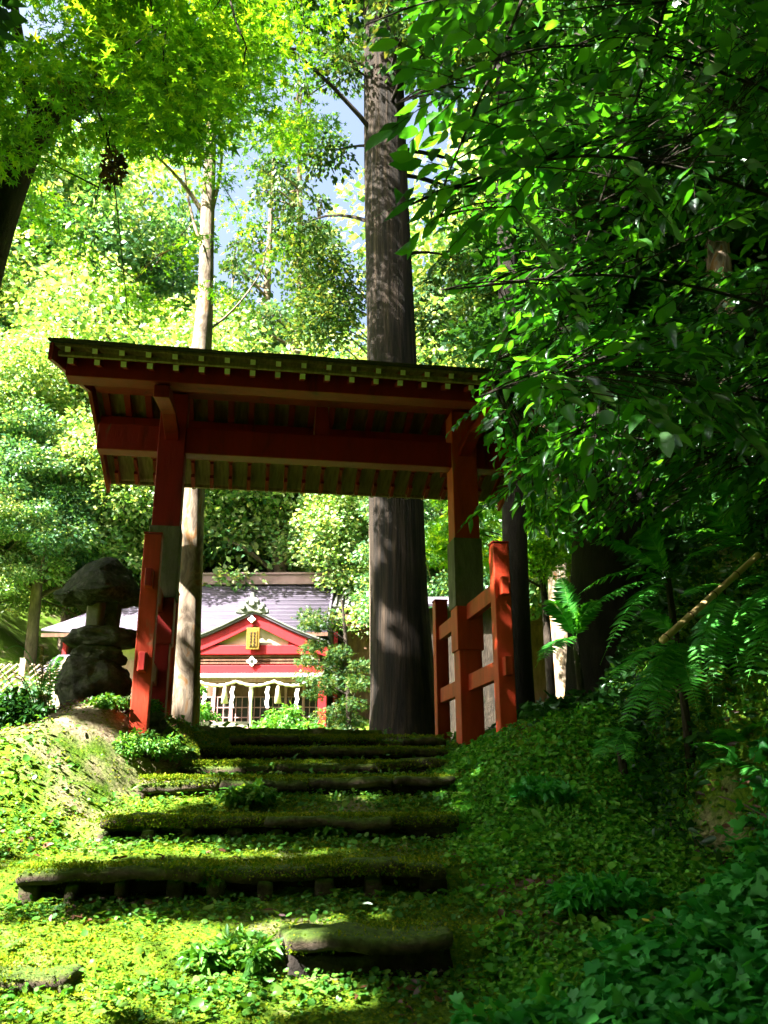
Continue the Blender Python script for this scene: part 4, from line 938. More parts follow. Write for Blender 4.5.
for (px, py, Y) in ((392, 60, 2.75), (372, 120, 2.8), (395, 150, 2.8), (380, 195, 2.8), (392, 230, 2.9), (372, 30, 2.7), (420, 250, 3.0), (440, 20, 2.8), (470, 60, 2.8), (450, 110, 2.8), (500, 110, 2.8), (410, 15, 2.8), (485, 140, 2.8), (470, 170, 2.9), (545, 395, 3.2), (620, 345, 3.1), (580, 400, 3.2), (640, 320, 3.0), (520, 380, 3.3)):
    add_twig(px+20, py, Y, g.randint(7, 9), .15, .40)
for k in range(560):
    py = g.uniform(-60, 520); e = edge_x(py) + 25; px = e + (800-e)*g.random()**.9; Y = g.uniform(4.3, 6.0)
    add_twig(px, py, Y, g.randint(8, 12), g.uniform(.08, .11), .3)
for k in range(150):
    py = g.uniform(340, 540); px = g.uniform(478 + max(0, (py-430))*.5, 640); add_twig(px, py, g.uniform(4.9, 5.5), g.randint(8, 12), g.uniform(.075, .10), .28)
for (px, py) in ((452, 425), (470, 410), (480, 425), (490, 440), (478, 385), (500, 470), (520, 500), (485, 500), (465, 520)): add_twig(px, py, 4.7, 10, .085, .26)
link('branches', limbs_mesh(segs, 5), M['dark_bark'], root)
PL, AL, NL, SL_ = map(np.array, (PL, AL, NL, SL_))
link('foliage', leaf_mesh('foliage', PL, AL, NL, SL_, T_OVAL), M['l_broad'], root)
# unseen leaf clumps added above the view to shade the right side
P, A, N, S = cat([spray((g.uniform(-4.5, -1.3), g.uniform(-2.8, .5), g.uniform(4.9, 6.6)), .5, 260, flat=.4, size=.13) for k in range(95)] + [spray((g.uniform(-1.8, .4)-bb[0], g.uniform(1.1, 3.2)-bb[1], g.uniform(5.4, 7.2)), .55, 280, flat=.4, size=.13) for k in range(70)] + [spray((g.uniform(-1.0, 1.8), g.uniform(-.4, 3.4), g.uniform(4.8, 7.5)), .6, 260, flat=.4, size=.13) for k in range(100)])
link('shade_crown', leaf_mesh('shade_crown', P, A, N, S, T_RHOMB), M['l_broad'], root)

# --- dark trees on the right bank
def dark_tree(name, label, pts_px, Y, rads, bark, cl_px, n, r, size, lm='l_dark', top=None, T=T_RHOMB, ridges=0):
    f = at(pts_px[0][0], pts_px[0][1], Y); g0 = gz(f[0], Y)
    L = lambda px, py, y=Y: (at(px, py, y)[0]-f[0], y-Y, at(px, py, y)[2]-g0)
    pts = [(L(*pts_px[0])[0], 0, -.3)] + [L(*q) for q in pts_px]
    cls = [(L(px, py, y), r*g.uniform(.7, 1.2), n, dict(size=size, flat=.45)) for (px, py, y) in cl_px]
    if top:
        for k in range(top): a = g.uniform(0, 6.28); q = g.uniform(.3, 2.8); cls.append(((pts[-1][0]+math.cos(a)*q, math.sin(a)*q, pts[-1][2]+g.uniform(-2, 1.5)), .8, 260, dict(size=.16, flat=.45)))
    return crown_tree(name, label, 'tree', None, (f[0], Y, g0), pts, [rads[0]*1.1] + rads, cls, lm, bark, T=T, limb_r=.02, ridges=ridges)
def rpx(n, x0, x1, y0, y1, Y0, Y1): return [(g.uniform(x0, x1), g.uniform(y0, y1), g.uniform(Y0, Y1)) for _ in range(n)]
dark_tree('dark_tree', 'massive nearly black trunk rising out of the ferny right bank', [(618, 690), (615, 560), (612, 420), (606, 250), (598, 0), (590, -300)], 7.4, [.42, .36, .33, .30, .27, .2], 'black_bark', rpx(26, 640, 800, 300, 560, 6.2, 8.4) + rpx(14, 560, 780, 0, 300, 6.6, 8.4) + rpx(16, 565, 640, -40, 300, 6.1, 6.8), 420, .42, .10, top=30)
dark_tree('dark_tree', 'dark slim tree standing just right of the gate posts', [(517, 660), (515, 560), (512, 420), (506, 200), (500, -100)], 9.2, [.16, .14, .13, .11, .08], 'black_bark', rpx(20, 480, 640, 180, 420, 8.6, 10.2), 420, .48, .09, top=20)
dark_tree('pale_tree', 'thin pale sunlit trunk seen between the gate post and the black trunk', [(562, 640), (558, 540), (551, 450), (540, 380), (522, 300), (512, 180), (505, -60)], 13.0, [.19, .17, .16, .14, .12, .11, .08], 'pale_bark', rpx(14, 440, 560, 230, 360, 12, 14), 420, .6, .09, lm='l_cedar', top=18)
dark_tree('pale_tree', 'pale orange lit trunk high at the upper right among dark leaves', [(745, 700), (735, 450), (715, 220), (700, 60), (690, -150)], 11.0, [.22, .19, .17, .15, .12], 'pale_bark', rpx(16, 560, 800, 60, 420, 10.2, 12.5), 420, .65, .11, top=18)
# feathery maple layer beyond the right gate posts
dark_tree('young_maple', 'low feathery green maple spreading beyond the right gate posts', [(548, 640), (545, 600), (540, 560), (530, 500)], 10.4, [.05, .04, .03, .02], 'dark_bark', rpx(22, 478, 610, 488, 560, 9.6, 11.4) + rpx(8, 440, 480, 490, 560, 10.4, 12.0), 420, .40, .06, lm='l_maple', T=T_STAR)
dark_tree('young_maple', 'feathery layered maple in front of the porch, between shrine and cedar', [(350, 748), (348, 690), (346, 640), (342, 600)], 15.0, [.05, .045, .035, .02], 'dark_bark', rpx(16, 326, 374, 650, 738, 14.2, 15.8) + rpx(7, 306, 350, 640, 700, 14.2, 15.4) + rpx(4, 304, 335, 600, 640, 14.6, 15.2), 240, .28, .05, lm='l_cedar', T=T_STAR)
dark_tree('cedar_tree', 'slimmer grey trunk half hidden behind the edge of the tall cedar', [(380, 735), (378, 620), (376, 500), (376, 360), (375, 200), (375, -50)], 15.0, [.15, .13, .12, .11, .10, .08], 'mid_bark', rpx(10, 300, 360, 250, 330, 14, 16), 500, .7, .09, lm='l_cedar', top=14, ridges=20)
def bush(label, px, py, Y, r, h, n, lm, size, T=T_RHOMB, nm='shrub', group=None, flat=.6):
    p = at(px, py, Y); z0 = gz(p[0], Y); root = tag(empty(nm, (p[0], Y, z0)), label, 'shrub', group)
    L_ = []; segs = []
    for k in range(n):
        a = g.uniform(0, 6.28); q = r*g.random()**.6; c = (math.cos(a)*q, math.sin(a)*q, h*g.uniform(.25, 1)*(1-.4*(q/r)**2)); L_.append(spray(c, r*.34, 130, flat=flat, size=size)); segs.append((bez((0, 0, -.05), (c[0]*.3, c[1]*.3, c[2]*.7), c, 5), .012, .004))
    link('stems', limbs_mesh(segs, 5), M['dark_bark'], root)
    P, A, N, S = cat(L_); link('foliage', leaf_mesh('foliage', P, A, N, S, T), M[lm], root); return root
bush('bright green leafy shrub in front of the shrine doors', 289, 738, 21.0, .85, at(289, 708, 21)[2]-gz(at(289, 708, 21)[0], 21), 34, 'l_ground', .11, T_OVAL)
bush('small bright shrub just right of the pale trunk', 199, 740, 16.0, .32, at(199, 690, 16)[2]-gz(at(199, 690, 16)[0], 16)+.2, 16, 'l_ground', .07, T_OVAL)
bush('dense green shrub at the left edge behind the stone lantern', 8, 690, 12.5, .9, 1.3, 46, 'l_bg2', .07)
bush('low spreading green shrub beyond the dry fern', 48, 700, 13, 1.0, .7, 34, 'l_ground', .08)

# --- background wood on the hillside: three kinds, copied
def bg_proto(name, label, h, r, n, per, size, lm, conifer=False, loc=(0, 0, 0)):
    cls = []; gg = random.Random(n+int(h)); per0 = per
    for k in range(n):
        a = gg.uniform(0, 2*PI)
        if conifer:
            q = gg.random(); z = h*(.22+.76*q); rr = r*(1.05-q)*gg.uniform(.35, 1); c = (math.cos(a)*rr, math.sin(a)*rr, z - rr*.25); cr_ = r*.2*(1.25-q)+.22; kw = dict(size=size, flat=.42, droop=1.0, up=.4)
        else:
            ph = math.acos(gg.uniform(-.75, 1)); q = gg.uniform(.35, 1.05); c = (math.sin(ph)*math.cos(a)*r*q, math.sin(ph)*math.sin(a)*r*q, h*.58 + math.cos(ph)*h*.42*q); cr_ = r*gg.uniform(.13, .40); per = int(per0*(cr_/(r*.27))**1.6); kw = dict(size=size, flat=.5, up=.6, droop=.3)
        cls.append((c, cr_, per, kw))
    return crown_tree(name, label, 'tree', 'wooded hillside trees', loc, [(0, 0, -.6), (.1, 0, h*.3), (-.15, .1, h*.6), (0, 0, h*.93)], [r*.075, r*.06, r*.04, .03], cls, lm, 'mid_bark', limb_r=.05)
def place(px, py_top, Y, h):     # base of a tree whose top shows at (px, py_top)
    p = at(px, py_top, Y); return (p[0], Y, p[2]-h)
def phrase(px, Y):
    return ''
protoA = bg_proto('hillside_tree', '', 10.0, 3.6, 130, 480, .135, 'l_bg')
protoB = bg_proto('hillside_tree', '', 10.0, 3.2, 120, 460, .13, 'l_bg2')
protoC = bg_proto('hillside_cedar', '', 15.0, 2.6, 150, 300, .13, 'l_cedar', True)
protoD = bg_proto('hillside_cedar', '', 15.01, 2.4, 70, 80, .12, 'l_cedar', True)
protos = {'A': protoA, 'B': protoB, 'C': protoC, 'D': protoD}; used = set()
H0 = {'A': 10.0, 'B': 10.0, 'C': 15.0, 'D': 15.0}
kindname = {'A': 'pale sunlit broadleaf tree', 'B': 'mid green broadleaf tree', 'C': 'blue green cedar', 'D': 'thin open crowned cedar'}
lst = [ # kind, px of the trunk, py of the top, distance, scale, what sets it apart
 ('A', 10, 330, 30, .62, 'close behind the dark shrub at the left edge'), ('B', 60, 410, 29, .5, 'rising straight above the stone lantern'), ('A', 110, 395, 31, .62, 'between the stone lantern and the left gate post'),
 ('B', -30, 430, 29, .45, 'low at the very left edge beside the lattice fence'), ('A', 45, 250, 36, .95, 'below the leaning maple trunk'), ('B', 120, 210, 41, 1.0, 'tall behind the left corner of the gate roof'),
 ('A', 165, 300, 34, .85, 'right behind the fork of the pale trunk'), ('A', 235, 345, 33, .85, 'peeping over the middle of the gate roof'), ('B', 300, 330, 36, .9, 'over the gate roof just left of the tall cedar'),
 ('A', 340, 420, 36, .8, 'seen under the gate roof left of the tall cedar'), ('A', 225, 440, 36, .7, 'seen under the gate roof above the shrine ridge'), ('B', 275, 450, 39, .8, 'seen under the gate roof above the curved porch'),
 ('A', 160, 430, 40, .9, 'behind the left gate post and grey sleeve'), ('B', 20, 150, 37, 1.2, 'high on the slope at the left edge'), ('A', 85, 150, 42, 1.25, 'high on the slope behind the hanging vines'),
 ('D', 320, 190, 34, .95, 'with ragged branches against the sky left of the tall trunk'),
 ('D', 275, 120, 33, 1.15, 'thin crown in the sky gap between maple and tall trunk'), ('D', 300, 75, 31, 1.1, 'tallest wisp just left of the tall trunk against the sky'),
 ('C', 430, 270, 30, .8, 'just right of the tall trunk above the gate roof'), ('A', 445, 300, 34, .9, 'bright behind the right end of the gate roof'),
 ('B', 440, 470, 26, .5, 'low between the tall cedar and the right gate post'), ('A', 470, 400, 38, .8, 'behind the right gate post'), ('B', 530, 330, 30, .9, 'behind the thin pale trunk on the right'),
 ('C', 560, 120, 24, 1.0, 'dark behind the black trunk'), ('B', 620, 200, 22, .9, 'filling the right side behind the black trunk'), ('C', 680, 60, 20, .95, 'dark and tall at the upper right'), ('B', 740, 250, 18, .75, 'dense on the right bank near the edge'),
 ('C', 800, 40, 17, .9, 'tall beyond the right edge'), ('A', 650, 30, 36, 1.3, 'bright speck of crown high at the upper right'), ('B', 360, 360, 44, 1.1, 'far up the slope exactly behind the tall trunk'), ('A', 200, 385, 48, 1.2, 'farthest pale crown just over the gate roof'),
 ('D', 235, 235, 52, 1.0, 'small and far in the sky gap'), ('B', 100, 330, 34, .9, 'level with the left end of the gate roof'), ('A', 262, 470, 37, .8, 'lowest one, right behind the curved porch roof'), ('A', 150, 465, 38, .8, 'low behind the left end of the shrine ridge'), ('A', 0, 480, 28, .6, 'lowest on the slope at the left edge'),
 ('C', 490, 150, 40, 1.2, 'far behind the overhanging broad leaves'), ('A', 395, 430, 30, .65, 'half hidden by the tall cedar trunk under the roof')]
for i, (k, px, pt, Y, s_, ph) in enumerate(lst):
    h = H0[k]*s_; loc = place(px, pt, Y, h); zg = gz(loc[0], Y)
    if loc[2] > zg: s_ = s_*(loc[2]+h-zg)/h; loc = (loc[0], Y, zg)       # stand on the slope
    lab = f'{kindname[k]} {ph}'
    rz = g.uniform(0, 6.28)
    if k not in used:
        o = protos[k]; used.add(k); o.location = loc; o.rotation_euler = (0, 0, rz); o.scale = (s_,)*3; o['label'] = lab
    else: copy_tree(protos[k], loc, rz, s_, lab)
# far wood as one mass behind them
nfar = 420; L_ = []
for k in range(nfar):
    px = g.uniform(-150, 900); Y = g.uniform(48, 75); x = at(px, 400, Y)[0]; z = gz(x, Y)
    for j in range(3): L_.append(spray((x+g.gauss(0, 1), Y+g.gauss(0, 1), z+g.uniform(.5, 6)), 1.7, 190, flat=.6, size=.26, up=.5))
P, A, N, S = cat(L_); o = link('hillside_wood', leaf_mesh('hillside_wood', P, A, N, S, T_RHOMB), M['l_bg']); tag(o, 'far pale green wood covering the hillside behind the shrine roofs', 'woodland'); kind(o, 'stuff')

bush('bright spreading shrub at the left edge on the foot of the hill', 12, 628, 17.0, 1.3, 1.5, 44, 'l_bg', .09)
bush('pale green shrub on the hill just left of the lantern cap', 52, 600, 20.0, 1.1, 1.4, 40, 'l_bg', .09)
bush('low dark weeds hiding the foot of the left gate posts', 152, 742, 5.85, .22, .16, 26, 'l_ground', .028, T_OVAL)

# ------------------------------------------------------------------ undergrowth
def norm_ground(x, y, e=.03):
    dx = (ground(x+e, y)-ground(x-e, y))/(2*e); dy = (ground(x, y+e)-ground(x, y-e))/(2*e)
    return unit(np.stack([-dx, -dy, np.ones_like(x)], 1))
def pick(n, x0, x1, y0, y1, dens):
    x = rng.uniform(x0, x1, n); y = y0 + (y1-y0)*rng.random(n)**1.2; k = rng.random(n) < dens(x, y); return x[k], y[k]
HP = [at(728, 822, Yg(728, 822)), at(515, 893, Yg(515, 893))]
def bare(x, y): return 1 - .93*np.exp(-(((x-HP[0][0])/.24)**2 + ((y-HP[0][1])/.24)**2)**2) - .85*np.exp(-(((x-HP[1][0])/.16)**2 + ((y-HP[1][1])/.07)**2)**2)
def sval(x, y): return y - SK*(x-X0)
ss = np.array([p[0] for p in prof])
def footness(x, y):      # 1 just in front of a riser, 0 on the bare tread
    s_ = sval(x, y); d = np.full_like(s_, 9.0)
    for q in ss: dd = q - s_; d = np.where((dd > -.02) & (dd < d), dd, d)
    return 1 - sst(.05, .34, d)
def scatter(name, label, cate, n, region, dens, size, lm, T, lift, jit, tilt=.45, kd='stuff'):
    x, y = pick(n, *region, dens if name == 'leaf_litter' else (lambda x, y: dens(x, y)*bare(x, y))); z = ground(x, y); Ng = norm_ground(x, y)
    h = rng.random(len(x))*lift; P = np.stack([x, y, z], 1) + Ng*h[:, None]
    A = rnd(len(x)); A[:, 2] *= .35; N = Ng + rnd(len(x), tilt)
    S = size*np.exp(rng.normal(0, jit, len(x)))
    o = link(name, leaf_mesh(name, P - unit(A)*S[:, None]*.5, A, N, S, T), M[lm]); tag(o, label, cate); kind(o, kd); return o
def stepmask(x, y): s_ = sval(x, y); return stairmask(x, s_)*(s_ < 7.3)*(s_ > 3.2)
def d_clover(x, y):
    m = stepmask(x, y); f = footness(x, y); n = fbm2(x, y, 2.2, 21, 3); n2 = fbm2(x, y, 7, 22, 2)
    ins = m*(.05 + 1.0*f*sst(-.7, .3, n2+.3)); outl = (1-m)*sst(-.25, .45, n + .3*n2 + .25*sst(.3, .9, x) + .4*sst(4.0, 3.0, y))
    mound = np.exp(-(((x+1.75)/.75)**2 + ((y-5.75)/.5)**2)**2)
    return np.clip((ins*.8+outl*.55)*np.where(x < .3, 1, 1.6)+.35*sst(.4, .7, x), 0, 1)*(1-.95*mound)*(1-.6*sst(5.5, 8, y))*(1-.85*sst(.8, 1.0, x)*sst(5.5, 5.9, y))
scatter('ground_cover', 'small round leaved weeds spreading over the moss', 'ground cover', 150000, (-3.2, 3.0, 2.7, 8.5), d_clover, .019, 'l_ground', T_ROUND, .035, .35)
def d_em(x, y): return sst(.25, .55, x)*sst(-.75, .1, fbm2(x, y, 2.4, 25, 3))*(1-.85*sst(.8, 1.0, x)*sst(5.6, 6.0, y))
scatter('clover', 'carpet of tiny emerald leaves on the shaded ground right of the steps', 'ground cover', 110000, (.2, 2.6, 2.7, 7.3), d_em, .021, 'l_clover', T_ROUND, .04, .35)
def d_weed(x, y):
    m = stepmask(x, y); n = fbm2(x, y, 3.1, 31, 3); return np.clip(m*footness(x, y)*.5 + (1-m)*.5, 0, 1)*sst(.05, .5, n)*(1-np.exp(-(((x+1.75)/.75)**2 + ((y-5.75)/.5)**2)**2))
scatter('low_weeds', 'larger soft weeds in patches between the steps', 'weeds', 9000, (-3.2, 2.6, 2.7, 7.6), d_weed, .045, 'l_ground', T_OVAL, .07, .3, .5)
def d_moss(x, y): m = stepmask(x, y); mound = np.exp(-(((x+1.75)/.6)**2 + ((y-5.75)/.4)**2)**2); return np.clip(.35+.65*sst(-.6, .4, fbm2(x, y, 2.7, 41, 3)), 0, 1)*(1-.55*mound)
scatter('moss_tufts', 'short fuzzy moss covering the slope', 'moss', 210000, (-2.8, 2.4, 2.7, 7.3), d_moss, .012, 'l_moss', T_RHOMB, .012, .3, .9)
# moss fuzz on each tread (part of the step)
bpy.context.view_layer.update()
for k, (root, x0, x1, y0, y1) in enumerate(slabs):
    n = int((x1-x0)*9000); u = rng.uniform(x0+.01, x1-.01, n); v = y0 + (y1-y0)*rng.random(n)**1.6*1.0
    cov = rng.random(n) < np.clip(.55 + .6*fbm2(u*1.0+k, v, 4.0, 51, 3), .08, 1); u, v = u[cov], v[cov]
    front = rng.random(len(u)) < .25
    z = np.where(front, rng.uniform(-.045, .0, len(u)), .006); v = np.where(front, y0 - .004, v)
    P = np.stack([u, v, z], 1) + rnd(len(u), .004); A = rnd(len(u)) + np.stack([np.zeros(len(u)), np.where(front, -1.0, -.1), np.where(front, .1, .9)], 1)
    link('moss', leaf_mesh('moss', P, A, rnd(len(u)), .009*np.exp(rng.normal(0, .35, len(u))), T_RHOMB), M['l_moss'], root)
def d_ivy(x, y):
    n = fbm2(x, y, 2.6, 61, 3); return sst(-.1, .25, n*.35 + (x - (.28 + (y-3.1)*.95)) * 1.6)*(1-sst(4.6, 5.3, y))*(1-sst(.1, .3, x-np.interp(y, [0, 3, 4.2, 4.8, 6.5], [2.3, 2.15, 1.85, 1.55, 1.6])))
for q_, (lift, n) in enumerate(((.16, 26000),)):
    scatter('ivy', 'lobed ivy leaves massed at the lower right corner', 'ivy', n, (.2, 3.0, 2.6, 4.9), d_ivy, .052, 'l_ivy', T_IVY, lift, .25, .5)
def d_bank(x, y): xf = np.interp(y, [0, 3, 4.2, 4.8, 6.5, 9, 14, 20], [2.3, 2.15, 1.85, 1.55, 1.6, 2.0, 4.5, 8]); return np.maximum(sst(-.25, .05, x-xf), .8*sst(.85, 1.05, x)*sst(5.6, 6.0, y))*np.clip(.85+.5*fbm2(x, y, 2.0, 71, 3), 0.1, 1)
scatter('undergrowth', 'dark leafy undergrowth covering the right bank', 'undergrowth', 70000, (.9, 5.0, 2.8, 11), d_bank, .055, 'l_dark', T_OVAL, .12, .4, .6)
def d_litter(x, y): return np.clip(sst(.25, .8, fbm2(x, y, 1.7, 81, 3)) * .5 + 1.6*(1-bare(x, y)) + .95*np.exp(-((x+2.0)**2/.5 + (y-6.15)**2/.05)) + .5*np.exp(-((x-.62)**2/.03 + (y-4.0)**2/.01)), 0, 1)
scatter('leaf_litter', 'brown dead leaves and twigs lying in patches', 'leaf litter', 16000, (-3.2, 3.2, 2.8, 8), d_litter, .038, 'l_dead', T_OVAL, .03, .4, .5)
def d_far(x, y): return np.clip(.5+.8*fbm2(x, y, .9, 91, 3), 0, 1)*(1-stepmask(x, y))
scatter('grass', 'patchy grass and weeds on the ground beyond the gate', 'grass', 60000, (-14, 6, 7.2, 26), d_far, .06, 'l_ground', T_RHOMB, .08, .4, .7)

# ferns
T_PIN = (np.array([(0,0,0),(.11,.12,.01),(.10,.55,.0),(0,1,-.12),(-.10,.55,.0),(-.11,.12,.01)]), np.array([0,1,2,5, 5,2,3,4]), 4)
def frond(base, tip, arch, wid, parent, lm='l_fern', n=30):
    base, tip = np.array(base, float), np.array(tip, float); mid = (base+tip)/2 + np.array([0, 0, arch]); c = bez(base, mid, tip, n+4)
    L = np.linalg.norm(np.diff(c, axis=0), axis=1).sum(); P, A, N, S = [], [], [], []
    for i in range(3, n+3):
        t = (i-3)/(n-1); d = unit(c[min(i+1, n+3)]-c[i-1]); side = unit(np.cross(d, [0, 0, 1.0])); up = np.cross(side, d)
        w_ = wid*(math.sin(PI*min(1, t*.92+.12))**.7)*(1-t*.35)
        for s_ in (-1, 1): P.append(c[i]); A.append(side*s_ + d*.35 + up*rng.uniform(-.28, .1)); N.append(up + rng.normal(0, .12, 3)); S.append(w_*rng.uniform(.9, 1.08))
    V, idx, k = leaf_arrays(P, A, N, S, T_PIN, .15)
    b = MB(); b.tube(list(c), [.0035 - .0025*i/(n+3) for i in range(n+4)], 4)
    me = bpy.data.meshes.new('frond'); nv = len(V)
    me.from_pydata([tuple(v) for v in V] + b.v, [], [tuple(q) for q in idx.reshape(-1, 4)] + [tuple(i+nv for i in f) for f in b.f]); me.update()
    return link('frond', me, M[lm], parent)
def fern_px(label, base, Yb, tips, wid=.12, arch=.18, lm='l_fern'):
    p = at(base[0], base[1], Yb); z0 = p[2]; root = tag(empty('fern', (p[0], Yb, z0)), label, 'fern', 'ferns on the dark right bank')
    for (px, py, Y) in tips: q = at(px, py, Y); frond((0, 0, 0), q-np.array([p[0], Yb, z0]), arch, wid, root, lm)
    b = MB(); gzv = gz(p[0], Yb)-.05 - z0; b.tube([(0, 0, .01), (.02, .03, min(-.05, gzv*.5)), (.03, .06, min(-.1, gzv))], [.02, .025, .03], 6); b.build('rootstock', M['dark_bark'], root, 0, True)
fern_px('large fern whose frond hangs down below the lower end of the bamboo', (676, 640), 5.03, [(612, 752, 4.55), (650, 742, 4.65), (598, 690, 4.65), (700, 720, 4.65), (640, 610, 4.95)], 0.130, .10)
fern_px('fern arching over to the side above the bamboo, tips toward the black trunk', (668, 580), 5.42, [(562, 640, 5.15), (575, 598, 5.35), (600, 665, 5.05), (640, 530, 5.35), (590, 545, 5.45)], 0.143, .22)
fern_px('fern with fronds hanging straight down beside the bamboo', (722, 590), 4.92, [(712, 712, 4.55), (690, 690, 4.55), (745, 700, 4.55), (680, 600, 4.75), (760, 560, 4.85)], 0.130, .10)
fern_px('fern at the edge of the picture just below the upper bamboo end', (790, 580), 4.73, [(728, 640, 4.35), (745, 690, 4.25), (735, 590, 4.55), (760, 650, 4.35), (800, 700, 4.35)], 0.156, .12)
fern_px('fern spraying upward above the upper bamboo end', (748, 548), 5.23, [(690, 505, 5.15), (660, 540, 5.05), (720, 470, 5.15), (780, 490, 5.15), (675, 570, 4.95)], 0.130, .15)
fern_px('small pale fern in the dark foot of the bank, below the black trunk', (618, 735), 5.23, [(592, 768, 4.85), (640, 745, 4.85), (600, 735, 5.05), (632, 770, 4.75)], 0.091, .08)
fern_px('fern rising near the dark slim tree by the gate', (575, 640), 6.03, [(535, 668, 5.65), (545, 600, 5.85), (600, 600, 5.85), (560, 575, 5.95)], 0.143, .15)
fern_px('dim fern low on the bank between the hanging frond and the ivy', (740, 760), 4.83, [(700, 775, 4.45), (765, 720, 4.55), (720, 728, 4.65), (770, 790, 4.35), (690, 745, 4.55)], 0.117, .08)
# bamboo pole
A_, B_ = at(662, 641, 4.35), at(757, 556, 4.65); d = (B_-A_); B2 = B_ + d*.02
bp_ = tag(empty('bamboo_pole', tuple(A_)), 'dry yellow bamboo pole lying aslant among the ferns on the right bank', 'bamboo pole')
b = MB(); pts, rad = [], []
for k in range(60):
    f = k/59; q = (B2-A_)*f; node = min(abs((f*4.2+.35) % 1 - .5), 1); r_k = .0185*(1-.12*f); pts.append(q); rad.append(r_k*(1.13 if node < .035 else 1.0))
b.tube(pts, rad, 12); b.build('culm', M['bamboo'], bp_, 0, True)
b = MB()
for k in range(4):
    f = (k+.15)/4.2
    if 0 < f < 1: b.tube([(B2-A_)*(f-.004), (B2-A_)*(f+.004)], [.021, .021], 12)
b.build('nodes', M['brown_wood'], bp_, 0, True)
# rotten log, single fallen leaves
def leaf_thing(label, px, py, Y, size, mat, T=T_OVAL, lift=.03, cate='leaf'):
    p = at(px, py, Y); z = gz(p[0], Y); V, idx, k = leaf_arrays([(0, 0, 0)], [rng.normal(0, 1, 3)*np.array([1, 1, .1])], [(0, -.35, 1)], [size], T, .5)
    me = raw_mesh('fallen_leaf', V, idx, k); o = link('fallen_leaf', me, M[mat]); o.location = (p[0], Y, z+lift); tag(o, label, cate); return o
M['pale_leaf'] = surf_mat('pale_underside_leaf', [(.3,(.35,.5,.36)),(.7,(.5,.62,.5))], scale=20, rough=.5, bump=.2)
M['yellow_leaf'] = surf_mat('yellow_leaf', [(.3,(.4,.42,.02)),(.7,(.55,.55,.05))], scale=20, rough=.5, bump=.2)
M['mauve_leaf'] = surf_mat('greyish_dead_leaf', [(.3,(.09,.045,.05)),(.7,(.18,.10,.11))], scale=20, rough=.7, bump=.4)
for lab, px, py, sz_, mt in (('pale upturned leaf lying in the weeds in front of the fifth step', 415, 832, .10, 'pale_leaf'), ('bright yellow leaf standing out in the ivy', 652, 956, .055, 'yellow_leaf'),
        ('large greyish brown dead leaf on the litter heap at the edge', 724, 843, .075, 'mauve_leaf'), ('brown dead leaf below the hollows of the widest step', 197, 908, .06, 'l_dead'), ('pale green leaf lying just above the lowest stone block', 362, 915, .055, 'pale_leaf')):
    leaf_thing(lab, px, py, Yg(px, py), sz_, mt, lift=.04 if py < 940 else .12)
p0_, p1_ = (478, 893), (556, 886); Ya, Yb_ = Yg(*p0_), Yg(*p1_)
a, c = at(*p0_, Ya), at(*p1_, Yb_); b = MB(); pts = bez(a+np.array([0,0,.01]), (a+c)/2+np.array([0, 0, .03]), c, 14); b.tube(list(pts), [.02+.008*math.sin(i*1.7) for i in range(14)], 9, .25, 3)
tag(b.build('rotten_branch', M['mauve_leaf'], None, 0, True), 'short rotten branch half buried in the weeds right of the steps', 'branch')
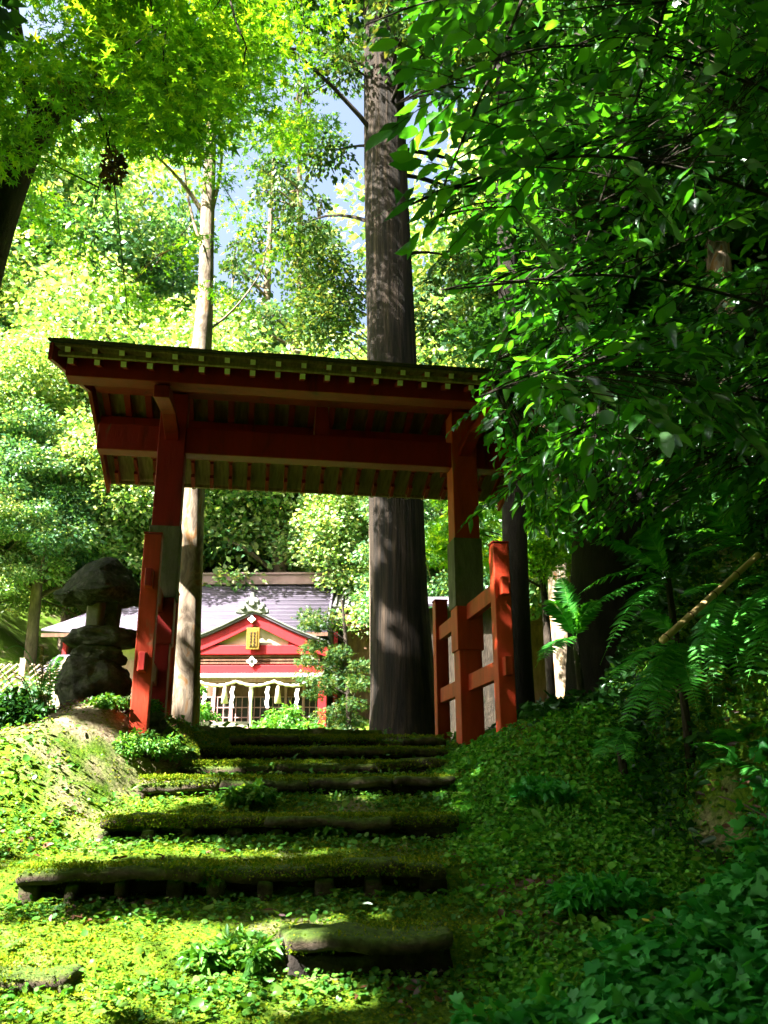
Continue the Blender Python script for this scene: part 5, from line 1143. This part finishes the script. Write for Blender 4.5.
# litter heap sticks
for k, (x0_, y0_, x1_, y1_, lab) in enumerate(((672, 812, 752, 788, 'thin curved dead stick on top of the litter heap'), (700, 800, 775, 830, 'dark dead stick crossing the litter heap low down'), (648, 925, 690, 955, 'thin grey stick poking out of the ivy'))):
    a = at(x0_, y0_, Yg(x0_, y0_)); c = at(x1_, y1_, Yg(x1_, y1_)); b = MB(); pts = bez(a+np.array([0, 0, .03]), (a+c)/2+np.array([0, 0, .09]), c+np.array([0, 0, .04]), 10); b.tube(list(pts), [.006]*10, 6, .2, k)
    tag(b.build('dead_stick', M['mid_bark'], None, 0, True), lab, 'stick')
# arching dry stems and a grassy clump at the left, before the lantern
p = at(30, 790, 5.9); gx, gy = float(p[0]), 5.9
root = tag(empty('dry_fern', (gx, gy, gz(gx, gy))), 'dry dark fern with arching stems at the left edge before the lantern', 'fern')
for k in range(16):
    a = rng.uniform(-.9, .9); l = rng.uniform(.35, .75); frond((rng.normal(0, .03), rng.normal(0, .03), 0), (math.sin(a)*l, -.1+rng.normal(0, .15), rng.uniform(.02, .45)), rng.uniform(.2, .45), rng.uniform(.03, .06), root, 'l_fern' if k % 3 else 'l_dry', 24)
bush('dark low shrub hugging the shaded side of the mound at the left edge', 0, 768, 5.75, .30, .16, 30, 'l_dark', .05, T_OVAL)
bush('green weedy clump on the crest of the mound at the lantern foot', 118, 728, 6.0, .22, .07, 16, 'l_ground', .03, T_OVAL)

for k, (px, py, r_w, lab) in enumerate(((250, 803, .16, 'ferny weed clump in front of the fourth step from the top, left of its middle'), (205, 888, .12, 'small weed tuft below the hollows of the widest step near its left end'), (330, 836, .13, 'weed tuft in front of the fifth step below its crumbled middle'), (232, 962, .14, 'broad leaved weed left of the lowest stone block'), (420, 700, .12, ''), (600, 905, .2, 'taller leafy weed where the clover meets the ivy'), (545, 800, .16, 'leafy weed on the shaded ground level with the fifth step'))):
    if lab: Y = Yg(px, py); bush(lab, px, py, Y, r_w, r_w*.55, 12, 'l_ground' if px < 400 else 'l_ivy', .045, T_OVAL, nm='weed', group='leafy weeds by the steps')
scatter('twig_litter', 'brown twigs and needles on the crest of the mound by the gate', 'twigs', 9000, (-2.9, -1.3, 5.5, 6.9), lambda x, y: np.exp(-((y-6.2)/.28)**2)*sst(-2.9, -2.4, x), .05, 'l_dead', (np.array([(0,0,0),(.05,.5,.02),(0,1,0),(-.05,.5,.02)]), np.array([0,1,2,3]), 4), .03, .4, .5)
